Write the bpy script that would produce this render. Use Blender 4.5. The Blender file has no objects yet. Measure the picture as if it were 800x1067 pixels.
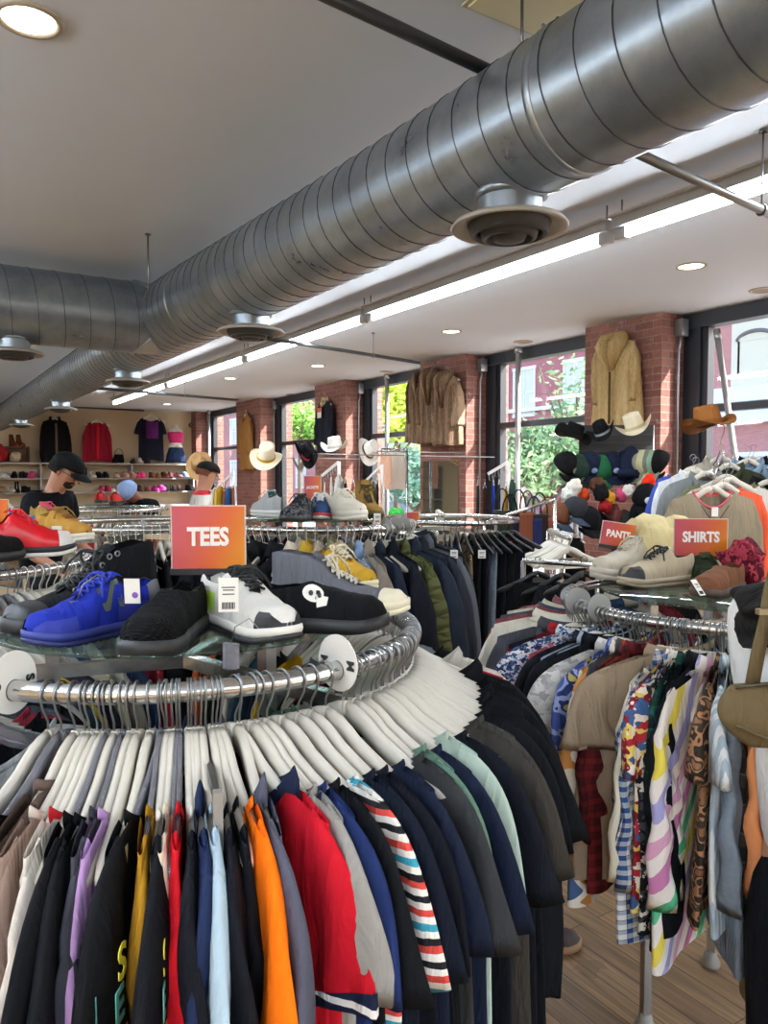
import bpy, bmesh, math, random, mathutils
from mathutils import Vector, Matrix, noise
PI = math.pi
R = random.Random(7)
SC = bpy.context.scene
COL = SC.collection

# ------------------------------------------------------------------ camera model (800 x 1067)
F = 800.0
TH = math.atan(505/800)          # the lens looks this far to the right of the room's long axis
PT = math.atan((533.5-495)/F)    # and slightly down
CZ = 1.62
st, ct = math.sin(TH), math.cos(TH)
def ray(px, py):
    r = (px-400)/F; u = (533.5-py)/F
    uz = u*math.cos(PT)-math.sin(PT); f = math.cos(PT)+u*math.sin(PT)
    return Vector((r*ct+f*st, -r*st+f*ct, uz))
def proj(x, y, z):
    r = x*ct-y*st; f = x*st+y*ct; z -= CZ
    d = f*math.cos(PT)-z*math.sin(PT); u = z*math.cos(PT)+f*math.sin(PT)
    return 400+F*r/d, 533.5-F*u/d, d
def cam0(): return Vector((0, 0, CZ))
def onx(px, py, X): d = ray(px, py); return cam0()+d*(X/d.x)
def ony(px, py, Y): d = ray(px, py); return cam0()+d*(Y/d.y)
def onz(px, py, Z): d = ray(px, py); return cam0()+d*((Z-CZ)/d.z)
def at(px, py, D):
    d = ray(px, py); return cam0()+d*(D/(d.x*st+d.y*ct))
FACE = -TH                        # rotation about z for a thing whose local -y looks at the camera

# ------------------------------------------------------------------ materials
MATS = {}
def _new(name):
    m = bpy.data.materials.new(name); m.use_nodes = True
    nt = m.node_tree; b = nt.nodes['Principled BSDF']
    return m, nt, b
def rgb(h):
    if isinstance(h, str):
        h = h.lstrip('#'); h = ''.join(q*2 for q in h) if len(h) == 3 else h; c = [int(h[i:i+2], 16)/255 for i in (0, 2, 4)]
        return tuple((x/12.92 if x < .04045 else ((x+.055)/1.055)**2.4) for x in c)+(1,)
    return tuple(h)+(1,) if len(h) == 3 else h
def plain(h, rough=.6, metal=0, name=None, bump=0, bscale=200, spec=.5, trans=0, emit=0, coat=0, alpha=1, aniso=0, sub=0):
    key = ('p', h, rough, metal, bump, bscale, spec, trans, emit, coat, alpha, aniso)
    if key in MATS: return MATS[key]
    m, nt, b = _new(name or 'plain'); c = rgb(h)
    b.inputs['Base Color'].default_value = c; b.inputs['Roughness'].default_value = rough
    b.inputs['Metallic'].default_value = metal; b.inputs['Specular IOR Level'].default_value = spec
    b.inputs['Transmission Weight'].default_value = trans; b.inputs['Coat Weight'].default_value = coat
    b.inputs['Alpha'].default_value = alpha
    if aniso: b.inputs['Anisotropic'].default_value = aniso
    if emit:
        b.inputs['Emission Color'].default_value = c; b.inputs['Emission Strength'].default_value = emit
    if bump:
        n = nt.nodes.new('ShaderNodeTexNoise'); n.inputs['Scale'].default_value = bscale; n.inputs['Detail'].default_value = 3
        tc = nt.nodes.new('ShaderNodeTexCoord'); nt.links.new(tc.outputs['Object'], n.inputs['Vector'])
        bp = nt.nodes.new('ShaderNodeBump'); bp.inputs['Strength'].default_value = bump; bp.inputs['Distance'].default_value = .01
        nt.links.new(n.outputs['Fac'], bp.inputs['Height']); nt.links.new(bp.outputs['Normal'], b.inputs['Normal'])
    MATS[key] = m; return m
class NG:
    """tiny node helper"""
    def __init__(s, nt): s.nt = nt
    def n(s, t, **k):
        q = s.nt.nodes.new('ShaderNode'+t)
        for a, v in k.items():
            if a.startswith('_'): setattr(q, a[1:], v)
        return q
    def l(s, a, b): s.nt.links.new(a, b)
    def math(s, op, a, b=None, c=None):
        q = s.nt.nodes.new('ShaderNodeMath'); q.operation = op
        for i, v in enumerate((a, b, c)):
            if v is None: continue
            if isinstance(v, (int, float)): q.inputs[i].default_value = v
            else: s.l(v, q.inputs[i])
        return q.outputs[0]
    def mix(s, fac, a, b, mode='MIX'):
        q = s.nt.nodes.new('ShaderNodeMix'); q.data_type = 'RGBA'; q.blend_type = mode
        for i, v in ((0, fac), (6, a), (7, b)):
            if isinstance(v, (int, float)): q.inputs[i].default_value = v
            elif isinstance(v, tuple): q.inputs[i].default_value = v
            else: s.l(v, q.inputs[i])
        return q.outputs[2]
    def ramp(s, fac, stops, const=False):
        q = s.nt.nodes.new('ShaderNodeValToRGB'); s.l(fac, q.inputs[0])
        cr = q.color_ramp; cr.interpolation = 'CONSTANT' if const else 'LINEAR'
        while len(cr.elements) < len(stops): cr.elements.new(.5)
        for e, (p, c) in zip(cr.elements, stops): e.position = p; e.color = rgb(c)
        return q.outputs[0]
def fabric(kind, cols, scale=1.0, rough=.85, bump=.35):
    """woven and printed cloth; kind: solid, hstripe, vstripe, dstripe, plaid, blotch, floral, dots, denim, fur, quilt, puffer"""
    key = ('f', kind, tuple(cols), scale, rough)
    if key in MATS: return MATS[key]
    m, nt, b = _new('cloth_'+kind); g = NG(nt)
    tc = g.n('TexCoord'); sep = g.n('SeparateXYZ'); g.l(tc.outputs['Object'], sep.inputs[0])
    X, Y, Z = sep.outputs
    nz = g.n('TexNoise'); nz.inputs['Scale'].default_value = 9; nz.inputs['Detail'].default_value = 4; g.l(tc.outputs['Object'], nz.inputs['Vector'])
    fine = g.n('TexNoise'); fine.inputs['Scale'].default_value = 420; g.l(tc.outputs['Object'], fine.inputs['Vector'])
    N = len(cols); st_ = [(i/N, cols[i]) for i in range(N)]
    h = nz.outputs['Fac']; hs = .35
    c0 = rgb(cols[0])
    if kind == 'solid' and max(c0[:3]) < .022: c0 = tuple(x*.6 for x in c0[:3])+(1,)
    if kind == 'solid': col = c0
    elif kind in ('hstripe', 'vstripe', 'dstripe'):
        w = {'hstripe': Z, 'vstripe': X}.get(kind) or g.math('ADD', X, g.math('MULTIPLY', Z, .45))
        wob = g.math('MULTIPLY', g.math('SUBTRACT', nz.outputs['Fac'], .5), .02)
        fr = g.math('FRACT', g.math('MULTIPLY', g.math('ADD', w, wob), scale))
        col = g.ramp(fr, st_, True)
    elif kind == 'plaid':
        def bands(v, s): return g.math('GREATER_THAN', g.math('FRACT', g.math('MULTIPLY', v, s)), .52)
        a = bands(X, scale); c = bands(Z, scale)
        col = g.mix(g.math('MULTIPLY', g.math('ADD', a, c), .5), c0, rgb(cols[1]))
        thin = g.math('MAXIMUM', g.math('GREATER_THAN', g.math('FRACT', g.math('MULTIPLY', X, scale)), .93), g.math('GREATER_THAN', g.math('FRACT', g.math('MULTIPLY', Z, scale)), .93))
        if N > 2: col = g.mix(g.math('MULTIPLY', thin, .7), col, rgb(cols[2]))
    elif kind in ('blotch', 'floral', 'dots'):
        t = g.n('TexNoise') if kind == 'blotch' else g.n('TexVoronoi')
        t.inputs['Scale'].default_value = scale; g.l(tc.outputs['Object'], t.inputs['Vector'])
        if kind == 'dots':
            col = g.mix(g.math('LESS_THAN', t.outputs['Distance'], .28), c0, rgb(cols[1]))
        elif kind == 'floral':
            dn = g.n('TexNoise'); dn.inputs['Scale'].default_value = scale*.8; g.l(tc.outputs['Object'], dn.inputs[0])
            vm = g.n('VectorMath'); vm.operation = 'MULTIPLY_ADD'; g.l(dn.outputs['Color'], vm.inputs[0]); vm.inputs[1].default_value = (.05, .05, .05); g.l(tc.outputs['Object'], vm.inputs[2]); g.l(vm.outputs[0], t.inputs['Vector'])
            sx = g.n('SeparateXYZ'); g.l(t.outputs['Color'], sx.inputs[0]); col = g.ramp(sx.outputs[0], st_, True)
            col = g.mix(g.math('MULTIPLY', g.math('LESS_THAN', t.outputs['Distance'], .16), .8), col, rgb(cols[min(3, N-1)]))
        else:
            t.inputs['Detail'].default_value = 1
            col = g.ramp(t.outputs['Fac'], [(0, cols[0])]+[(.38+.24*i/max(1, N-1), cols[i]) for i in range(1, N)], True)
    elif kind == 'denim':
        t = g.n('TexNoise'); t.inputs['Scale'].default_value = 60; g.l(tc.outputs['Object'], t.inputs['Vector'])
        col = g.mix(t.outputs['Fac'], c0, rgb(cols[-1]))
    elif kind == 'fur':
        mp = g.n('Mapping'); mp.inputs['Scale'].default_value = (160, 160, 22); g.l(tc.outputs['Object'], mp.inputs['Vector'])
        t = g.n('TexNoise'); t.inputs['Scale'].default_value = 1; t.inputs['Detail'].default_value = 4; g.l(mp.outputs[0], t.inputs['Vector'])
        mp2 = g.n('Mapping'); mp2.inputs['Scale'].default_value = (scale*14, scale*14, 1.2); g.l(tc.outputs['Object'], mp2.inputs['Vector'])
        t2 = g.n('TexNoise'); t2.inputs['Scale'].default_value = 1; g.l(mp2.outputs[0], t2.inputs['Vector'])
        f = g.math('ADD', g.math('MULTIPLY', t.outputs['Fac'], .45), g.math('MULTIPLY', t2.outputs['Fac'], .6))
        col = g.ramp(f, [(.3, cols[0]), (.5, cols[1]), (.7, cols[-1])]); h = t.outputs['Fac']; hs = .9
    elif kind in ('quilt', 'puffer'):
        col = c0
        if kind == 'puffer': h = g.math('ABSOLUTE', g.math('SINE', g.math('MULTIPLY', Z, PI*scale)))
        else:
            a = g.math('ABSOLUTE', g.math('SINE', g.math('MULTIPLY', g.math('ADD', X, Z), PI*scale)))
            c = g.math('ABSOLUTE', g.math('SINE', g.math('MULTIPLY', g.math('SUBTRACT', X, Z), PI*scale)))
            h = g.math('MINIMUM', a, c)
        hs = 1.0
    if isinstance(col, tuple):
        col = g.mix(g.math('MULTIPLY', fine.outputs['Fac'], .25), col, tuple(min(1, x*1.3+.003) for x in col[:3])+(1,))
    g.l(col, b.inputs['Base Color'])
    b.inputs['Roughness'].default_value = rough; b.inputs['Specular IOR Level'].default_value = .12
    bp = g.n('Bump'); bp.inputs['Strength'].default_value = hs; bp.inputs['Distance'].default_value = .012
    if kind not in ('fur', 'quilt', 'puffer'):
        mpf = g.n('Mapping'); mpf.inputs['Scale'].default_value = (26, 10, 5); mpf.inputs['Rotation'].default_value = (0, .25, 0); g.l(tc.outputs['Object'], mpf.inputs[0])
        fo = g.n('TexNoise'); fo.inputs['Scale'].default_value = 1; fo.inputs['Detail'].default_value = 3; fo.inputs['Distortion'].default_value = .8; g.l(mpf.outputs[0], fo.inputs[0])
        h = g.math('ADD', g.math('MULTIPLY', nz.outputs['Fac'], .5), fo.outputs['Fac']); bp.inputs['Strength'].default_value = .55; bp.inputs['Distance'].default_value = .03
    g.l(h, bp.inputs['Height'])
    b2 = g.n('Bump'); b2.inputs['Strength'].default_value = bump; b2.inputs['Distance'].default_value = .0015
    g.l(fine.outputs['Fac'], b2.inputs['Height']); g.l(bp.outputs[0], b2.inputs['Normal']); g.l(b2.outputs[0], b.inputs['Normal'])
    MATS[key] = m; return m
def fb(spec):
    """'#rrggbb' or (kind, [cols], scale)"""
    if isinstance(spec, str): return fabric('solid', [spec])
    return fabric(spec[0], spec[1], *(spec[2:3]))

CHROME = plain('#c8c8c6', .22, 1, 'chrome', bump=.05, bscale=40)
STEEL = plain('#8d8f91', .35, 1, 'steel')
WPLAS = plain('#d2ccc0', .38, 0, 'white_plastic', spec=.5)
CPLAS = plain('#c9c9d6', .15, 0, 'clear_plastic', trans=.7)
BPLAS = plain('#101012', .4, 0, 'black_plastic')
PAPER = plain('#ece9e4', .8, 0, 'paper')
INK = plain('#1b1b1d', .7, 0, 'ink')
WPAINT = plain('#c9c8c4', .45, 0, 'white_metal_paint')

# ------------------------------------------------------------------ mesh builder
class MB:
    def __init__(s): s.v = []; s.f = []
    def add(s, vs, fs):
        o = len(s.v); s.v += [tuple(q) for q in vs]; s.f += [tuple(i+o for i in q) for q in fs]; return s
    def box(s, a, b, M=None):
        x0, y0, z0 = a; x1, y1, z1 = b
        vs = [Vector(q) for q in ((x0,y0,z0),(x1,y0,z0),(x1,y1,z0),(x0,y1,z0),(x0,y0,z1),(x1,y0,z1),(x1,y1,z1),(x0,y1,z1))]
        if M: vs = [M @ q for q in vs]
        return s.add(vs, [(0,3,2,1),(4,5,6,7),(0,1,5,4),(1,2,6,5),(2,3,7,6),(3,0,4,7)])
    def rings(s, rs, closed=True, cap=True, loop=False):
        """list of rings of equal length"""
        n = len(rs[0]); o = len(s.v); k = len(rs)
        for r in rs: s.v += [tuple(q) for q in r]
        for i in range(k if loop else k-1):
            i2 = (i+1) % k
            for j in range(n if closed else n-1):
                j2 = (j+1) % n
                s.f.append((o+i*n+j, o+i*n+j2, o+i2*n+j2, o+i2*n+j))
        if cap and closed and not loop:
            s.f.append(tuple(o+j for j in range(n))[::-1]); s.f.append(tuple(o+(k-1)*n+j for j in range(n)))
        return s
    def tube(s, path, r, n=8, loop=False, cap=True):
        path = [Vector(p) for p in path]; k = len(path); rs = []; up = None
        for i, p in enumerate(path):
            if loop: t = path[(i+1) % k]-path[i-1]
            else: t = path[min(i+1, k-1)]-path[max(i-1, 0)]
            t.normalize()
            if up is None: up = Vector((0, 0, 1)) if abs(t.z) < .9 else Vector((1, 0, 0))
            a = t.cross(up)
            if a.length < 1e-4: a = t.cross(Vector((0, 1, 0)))
            a.normalize(); b = a.cross(t); up = b
            rr = r[i] if isinstance(r, (list, tuple)) else r
            rs.append([p+a*(rr*math.cos(2*PI*j/n))+b*(rr*math.sin(2*PI*j/n)) for j in range(n)])
        return s.rings(rs, loop=loop, cap=cap)
    def lathe(s, prof, n=32, M=None, sx=1, sy=1, cap=False):
        rs = [[Vector((r*math.cos(2*PI*j/n)*sx, r*math.sin(2*PI*j/n)*sy, z)) for j in range(n)] for r, z in prof]
        if M: rs = [[M @ q for q in r] for r in rs]
        return s.rings(rs, cap=cap)
    def ball(s, c, r, n=12, m=8, sc=(1, 1, 1)):
        c = Vector(c)
        return s.rings([[c+Vector((r*sc[0]*math.sin(a)*math.cos(2*PI*j/n), r*sc[1]*math.sin(a)*math.sin(2*PI*j/n), -r*sc[2]*math.cos(a))) for j in range(n)]
                        for a in [PI*(i+.02)/(m+.04) for i in range(m+1)]])
    def xf(s, M): s.v = [tuple(M @ Vector(q)) for q in s.v]; return s
    def mesh(s, name, m, smooth=True, fix=True):
        me = bpy.data.meshes.new(name); me.from_pydata(s.v, [], s.f)
        if fix:
            bm = bmesh.new(); bm.from_mesh(me); bmesh.ops.recalc_face_normals(bm, faces=bm.faces); bm.to_mesh(me); bm.free()
        if m: me.materials.append(m)
        if smooth: me.polygons.foreach_set('use_smooth', [True]*len(me.polygons))
        me.update(); return me
    def build(s, name, m, parent=None, smooth=True, fix=True, **k):
        return link(name, s.mesh(name, m, smooth, fix), parent, **k)
def link(name, me, parent=None, loc=None, rot=None, label=None, mat=None):
    o = bpy.data.objects.new(name, me); COL.objects.link(o)
    if parent: o.parent = parent
    if loc is not None: o.location = loc
    if rot is not None: o.rotation_euler = rot
    if label: o['label'] = label
    if mat and me and me.materials:
        o.material_slots[0].link = 'OBJECT'; o.material_slots[0].material = mat
    return o
def tag(o, label, cat, group=None, kind=None):
    o['label'] = label; o['category'] = cat
    if group: o['group'] = group
    if kind: o['kind'] = kind
    return o
def empty(name, label, cat, loc=(0, 0, 0), rz=0, group=None, rot=None):
    o = bpy.data.objects.new(name, None); COL.objects.link(o); o.empty_display_size = .05
    o.location = loc; o.rotation_euler = rot or (0, 0, rz)
    return tag(o, label, cat, group)
def struct(o): o['kind'] = 'structure'; return o
def smooth_angle(o, a=.6):
    me = o.data
    bm = bmesh.new(); bm.from_mesh(me)
    for e in bm.edges:
        if len(e.link_faces) == 2 and e.calc_face_angle(0) > a: e.smooth = False
    bm.to_mesh(me); bm.free(); return o
def dup(root, loc=None, rot=None, label=None, group=None):
    r = root.copy(); COL.objects.link(r)
    if loc is not None: r.location = loc
    if rot is not None: r.rotation_euler = rot
    if label: r['label'] = label
    if group: r['group'] = group
    for ch in [c for c in KIDS.get(root.name, [])] or list(root.children):
        c = ch.copy(); COL.objects.link(c); c.parent = r
        for gch in list(ch.children):
            d = gch.copy(); COL.objects.link(d); d.parent = c
    return r
KIDS = {}
def lerp(a, b, t): return a+(b-a)*t
def interp(x, pts):
    if x <= pts[0][0]: return pts[0][1]
    for (a, p), (b, q) in zip(pts, pts[1:]):
        if x <= b:
            t = (x-a)/(b-a); t = t*t*(3-2*t); return p+(q-p)*t
    return pts[-1][1]
_tc = {}
def text_mesh(s, size, depth=.0006, bold=0):
    k = (s, size, depth, bold)
    if k in _tc: return _tc[k]
    cu = bpy.data.curves.new('lettering', 'FONT'); cu.body = s; cu.size = size; cu.align_x = 'CENTER'; cu.align_y = 'CENTER'
    cu.extrude = depth; cu.offset = bold; cu.resolution_u = 3
    o = bpy.data.objects.new('lettering', cu); COL.objects.link(o)
    dg = bpy.context.evaluated_depsgraph_get(); dg.update()
    me = bpy.data.meshes.new_from_object(o.evaluated_get(dg)); bpy.data.objects.remove(o)
    _tc[k] = me; return me
def letters(s, size, m, parent, loc, rot=(PI/2, 0, 0), bold=0, name='lettering', scale=(1, 1, 1)):
    me = text_mesh(s, size, .0006, bold).copy(); me.materials.clear(); me.materials.append(m)
    o = link(name, me, parent, loc, rot); o.scale = scale; return o
TUBEW = 20; UPW = 140; SUNE = 18; SUND = (-1.0, 1.1, -1.2); SKYS = .9; EXPO = .2
# ================================================================== ROOM
CEIL = 3.05; XP = 5.70; XW = 6.10; YB = 17.3; XL = -4.2; YF = -3.4
def brick_mat(name, c1, c2, mortar, sc=1.0, whit=.25):
    m, nt, b = _new(name); g = NG(nt)
    tc = g.n('TexCoord'); sep = g.n('SeparateXYZ'); g.l(tc.outputs['Object'], sep.inputs[0])
    cb = g.n('CombineXYZ'); g.l(g.math('ADD', sep.outputs[0], sep.outputs[1]), cb.inputs[0]); g.l(sep.outputs[2], cb.inputs[1])
    br = g.n('TexBrick'); g.l(cb.outputs[0], br.inputs['Vector'])
    br.inputs['Scale'].default_value = sc; br.inputs['Brick Width'].default_value = .205; br.inputs['Row Height'].default_value = .068
    br.inputs['Mortar Size'].default_value = .006; br.inputs['Mortar Smooth'].default_value = .3; br.inputs['Bias'].default_value = -.1
    br.inputs['Color1'].default_value = rgb(c1); br.inputs['Color2'].default_value = rgb(c2); br.inputs['Mortar'].default_value = rgb(mortar)
    nz = g.n('TexNoise'); nz.inputs['Scale'].default_value = 7; nz.inputs['Detail'].default_value = 5; nz.inputs['Roughness'].default_value = .7
    g.l(tc.outputs['Object'], nz.inputs['Vector'])
    wf = g.math('MULTIPLY', g.math('GREATER_THAN', nz.outputs['Fac'], .62), whit)
    col = g.mix(wf, br.outputs['Color'], rgb('#cbb4ae'))
    n2 = g.n('TexNoise'); n2.inputs['Scale'].default_value = 30; n2.inputs['Detail'].default_value = 4; g.l(tc.outputs['Object'], n2.inputs['Vector'])
    col = g.mix(.35, col, g.mix(n2.outputs['Fac'], rgb('#000000'), rgb('#ffffff')), 'OVERLAY')
    g.l(col, b.inputs['Base Color']); b.inputs['Roughness'].default_value = .85
    bp = g.n('Bump'); bp.inputs['Strength'].default_value = .5; bp.inputs['Distance'].default_value = .012
    h = g.math('SUBTRACT', g.math('MULTIPLY', n2.outputs['Fac'], .5), br.outputs['Fac'])
    g.l(h, bp.inputs['Height']); g.l(bp.outputs[0], b.inputs['Normal'])
    return m
BRICK = brick_mat('old_red_brick', '#8f6055', '#744840', '#8a746d')
def plaster(name, c, s=2.2, var=.04):
    m, nt, b = _new(name); g = NG(nt)
    tc = g.n('TexCoord'); nz = g.n('TexNoise'); nz.inputs['Scale'].default_value = s; nz.inputs['Detail'].default_value = 5
    g.l(tc.outputs['Object'], nz.inputs['Vector'])
    c = rgb(c); a = tuple(x*(1-var) for x in c[:3])+(1,); d = tuple(min(1, x*(1+var)) for x in c[:3])+(1,)
    g.l(g.mix(nz.outputs['Fac'], a, d), b.inputs['Base Color']); b.inputs['Roughness'].default_value = .75; b.inputs['Specular IOR Level'].default_value = .3
    bp = g.n('Bump'); bp.inputs['Strength'].default_value = .15; bp.inputs['Distance'].default_value = .02
    g.l(nz.outputs['Fac'], bp.inputs['Height']); g.l(bp.outputs[0], b.inputs['Normal']); return m
CEILM = plaster('painted_ceiling', '#d0d7e0'); CREAM = plaster('cream_wall_paint', '#d6c2a4')
def wood_floor():
    m, nt, b = _new('oak_floorboards'); g = NG(nt)
    tc = g.n('TexCoord'); mp = g.n('Mapping'); mp.inputs['Rotation'].default_value = (0, 0, PI/2); g.l(tc.outputs['Object'], mp.inputs[0])
    br = g.n('TexBrick'); g.l(mp.outputs[0], br.inputs[0]); br.offset = .37
    br.inputs['Scale'].default_value = 1; br.inputs['Brick Width'].default_value = .95; br.inputs['Row Height'].default_value = .085; br.inputs['Mortar Size'].default_value = .0018
    br.inputs['Color1'].default_value = rgb('#a58660'); br.inputs['Color2'].default_value = rgb('#836748'); br.inputs['Mortar'].default_value = rgb('#3a2716')
    mp2 = g.n('Mapping'); mp2.inputs['Scale'].default_value = (26, 1.6, 1); g.l(tc.outputs['Object'], mp2.inputs[0])
    nz = g.n('TexNoise'); nz.inputs['Scale'].default_value = 1.6; nz.inputs['Detail'].default_value = 6; nz.inputs['Distortion'].default_value = 1.2; g.l(mp2.outputs[0], nz.inputs[0])
    gr = g.ramp(nz.outputs['Fac'], [(.3, '#5a5a5a'), (.55, '#a0a0a0'), (.75, '#c8c8c8')])
    col = g.mix(.75, br.outputs['Color'], gr, 'OVERLAY')
    n3 = g.n('TexNoise'); n3.inputs['Scale'].default_value = 3; n3.inputs['Detail'].default_value = 5; g.l(tc.outputs['Object'], n3.inputs[0])
    col = g.mix(g.math('MULTIPLY', g.math('GREATER_THAN', n3.outputs['Fac'], .66), .35), col, rgb('#4a3422'))
    g.l(col, b.inputs['Base Color']); b.inputs['Roughness'].default_value = .38
    bp = g.n('Bump'); bp.inputs['Strength'].default_value = .2; bp.inputs['Distance'].default_value = .004
    g.l(nz.outputs['Fac'], bp.inputs['Height']); g.l(bp.outputs[0], b.inputs['Normal']); return m
def slab(name, a, b, m): return struct(MB().box(a, b).build(name, m, smooth=False))
slab('floor', (XL-.2, YF-.2, -.1), (XW+.25, YB+.2, 0), wood_floor())
slab('ceiling', (XL-.2, YF-.2, CEIL), (XW+.10, YB+.2, CEIL+.15), CEILM)
slab('wall_back', (XL-.2, YB, 0), (XW+.1, YB+.2, CEIL), CREAM)
slab('wall_left', (XL-.2, YF, 0), (XL, YB, CEIL), CREAM)
slab('wall_front', (XL-.2, YF-.2, 0), (XW+.1, YF, .6), CREAM)
slab('wall_front', (XL-.2, YF-.2, 2.8), (XW+.1, YF, CEIL), CREAM)
wf_ = MB()  # unseen window behind the camera, added so sky light fills the front clothes
for k in range(8):
    x = lerp(XL, XW, k/7); wf_.box((x-.04, YF-.15, .6), (x+.04, YF-.05, 2.8))
wf_.box((XL, YF-.15, .6), (XW, YF-.05, .68)).box((XL, YF-.15, 2.72), (XW, YF-.05, 2.8)); struct(wf_.build('window_9', plain('#23272e', .45, 0, 'charcoal_frame'), smooth=False))
slab('baseboard_back', (XL, YB-.02, 0), (XW-.4, YB, .12), plain('#8d7c68', .5))
# window wall: brick pillars with dark framed windows between them
WFR = plain('#23272e', .45, 0, 'charcoal_frame')
PY = [(-1.5, -.62), (1.42, 2.30)]+[(onx(a, ay, XP).y, onx(b, by, XP).y) for a, ay, b, by in ((690, 323, 610, 338), (486, 371, 438, 379), (360, 398, 328, 402), (271, 417, 246, 420))]+[(onx(204, 430, XP).y, YB)]
print('PY', PY)
GLASS = plain('#ffffff', .0, 0, 'window_glass', trans=1, spec=.5)
# thin clear pane: mostly transparent with a faint reflection
gm, gnt, gb = _new('thin_clear_glass'); gg = NG(gnt)
tr = gg.n('BsdfTransparent'); gl = gg.n('BsdfGlossy'); gl.inputs['Roughness'].default_value = .02
mx = gg.n('MixShader'); fr = gg.n('LayerWeight'); fr.inputs[0].default_value = .5
gg.l(gg.math('ADD', gg.math('MULTIPLY', gg.math('POWER', fr.outputs['Facing'], 5), .5), .03), mx.inputs[0]); gg.l(tr.outputs[0], mx.inputs[1]); gg.l(gl.outputs[0], mx.inputs[2])
gg.l(mx.outputs[0], gnt.nodes['Material Output'].inputs[0]); PANE = gm
for i, (a, b) in enumerate(PY):
    w = struct(MB().box((XP, a, 0), (XW+.25, b, CEIL)).build('trim_%d' % (i+1), BRICK, smooth=False))
    w['label'] = 'red brick pillar between the tall windows'
slab('wall_right', (XW-.02, YF, 0), (XW+.25, YB, .42), BRICK)
slab('wall_right', (XW-.02, YF, 0), (XW+.25, -1.5, CEIL), BRICK)
segs = [(PY[i][1], PY[i+1][0]) for i in range(len(PY)-1)]
for i, (a, b) in enumerate(segs):
    W_ = bpy.data.objects.new('window_%d' % (i+1), None); COL.objects.link(W_); struct(W_); W_['label'] = 'tall shop window in a dark charcoal frame'
    f = MB(); x0, x1 = XW-.10, XW+.02
    f.box((x0, a, .42), (x1, a+.06, CEIL-.02)); f.box((x0, b-.17, .42), (x1, b, CEIL-.02))
    f.box((x0+.03, a+.06, .42), (x1, a+.11, CEIL-.02)); f.box((x0+.03, b-.23, .42), (x1, b-.17, CEIL-.02))
    f.box((x0-.02, a, CEIL-.13), (x1, b, CEIL-.001)); f.box((x0+.02, a, 2.17), (x1, b, 2.235)); f.box((x0-.04, a, .42), (x1+.1, b, .50))
    f.build('window_frame', WFR, W_, smooth=False)
    MB().box((XW+.0, a+.1, 2.235), (XW+.006, b-.2, CEIL-.13)).build('upper_pane', PANE, W_, smooth=False)
    MB().box((XW+.0, a+.1, .5), (XW+.006, b-.2, 2.17)).build('lower_pane', PANE, W_, smooth=False)
    # outer reveal
# ------------------------------------------------------------------ ducts
def galv():
    m, nt, b = _new('galvanised_steel'); g = NG(nt)
    tc = g.n('TexCoord'); nz = g.n('TexNoise'); nz.inputs['Scale'].default_value = 5; nz.inputs['Detail'].default_value = 6; nz.inputs['Roughness'].default_value = .65
    g.l(tc.outputs['Object'], nz.inputs[0])
    g.l(g.ramp(nz.outputs['Fac'], [(.3, '#88929c'), (.7, '#b0bac3')]), b.inputs['Base Color'])
    b.inputs['Metallic'].default_value = .8
    g.l(g.math('ADD', g.math('MULTIPLY', nz.outputs['Fac'], .22), .2), b.inputs['Roughness'])
    v = g.n('TexNoise'); v.inputs['Scale'].default_value = 2.2; g.l(tc.outputs['Object'], v.inputs[0])
    bp = g.n('Bump'); bp.inputs['Strength'].default_value = .12; bp.inputs['Distance'].default_value = .05
    g.l(v.outputs['Fac'], bp.inputs['Height']); g.l(bp.outputs[0], b.inputs['Normal']); return m
GALV = galv(); SEAM = plain('#565b61', .4, .9, 'duct_seam')
DX = 1.70
def dr(y): return interp(y, [(-3.4, .205), (1.9, .212), (5.9, .262), (6.2, .235), (8, .225), (17.3, .215)])
def dz(y): return 2.47+dr(y)+ (0.03 if y < 6 else .03)
duct = empty('main_duct', 'long round galvanised steel duct running under the ceiling', 'duct', (0, 0, 0))
rs = []
for k in range(90):
    y = YF+.02+(YB-YF-.04)*k/89; r = dr(y)
    rs.append([(DX+r*math.cos(t), y, dz(y)+r*math.sin(t)) for t in [2*PI*j/48 for j in range(48)]])
MB().rings(rs).build('duct_pipe', GALV, duct)
pth = []; y = YF+.05
pitch = .128
while y < YB-.1:
    for j in range(32):
        yy = y+pitch*j/32; t = -2*PI*j/32; r = dr(yy)+.001
        pth.append((DX+r*math.cos(t), yy, dz(yy)+r*math.sin(t)))
    y += pitch
MB().tube(pth, .0024, 4).build('spiral_seam', SEAM, duct)
for y in (1.63, 4.9):
    r = dr(y)+.005
    MB().rings([[(DX+q*math.cos(t), yy, dz(y)+q*math.sin(t)) for t in [2*PI*j/48 for j in range(48)]] for q, yy in ((r-.006, y-.014), (r-.001, y-.012), (r-.001, y+.012), (r-.006, y+.014))], cap=False).build('joint_collar', GALV, duct)
for t in (2.0, 2.3): MB().ball((DX+(dr(1.6)+.006)*math.cos(t), 1.63, dz(1.63)+(dr(1.6)+.006)*math.sin(t)), .006, 8, 5).build('screw', STEEL, duct)
BY = 5.65; BR = .25; BZ = 2.745
br_ = empty('branch_duct', 'round galvanised duct branching off to the left', 'duct')
MB().rings([[(x, BY+BR*math.cos(t), BZ+BR*math.sin(t)) for t in [2*PI*j/48 for j in range(48)]] for x in [lerp(XL+.02, DX-.05, k/30) for k in range(31)]]).build('duct_pipe', GALV, br_)
pth = []; x = XL+.1
while x < DX-.3:
    for j in range(32):
        xx = x+.16*j/32; t = 2*PI*j/32
        pth.append((xx, BY+(BR+.001)*math.cos(t), BZ+(BR+.001)*math.sin(t)))
    x += .16
MB().tube(pth, .0024, 4).build('spiral_seam', SEAM, br_)
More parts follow.
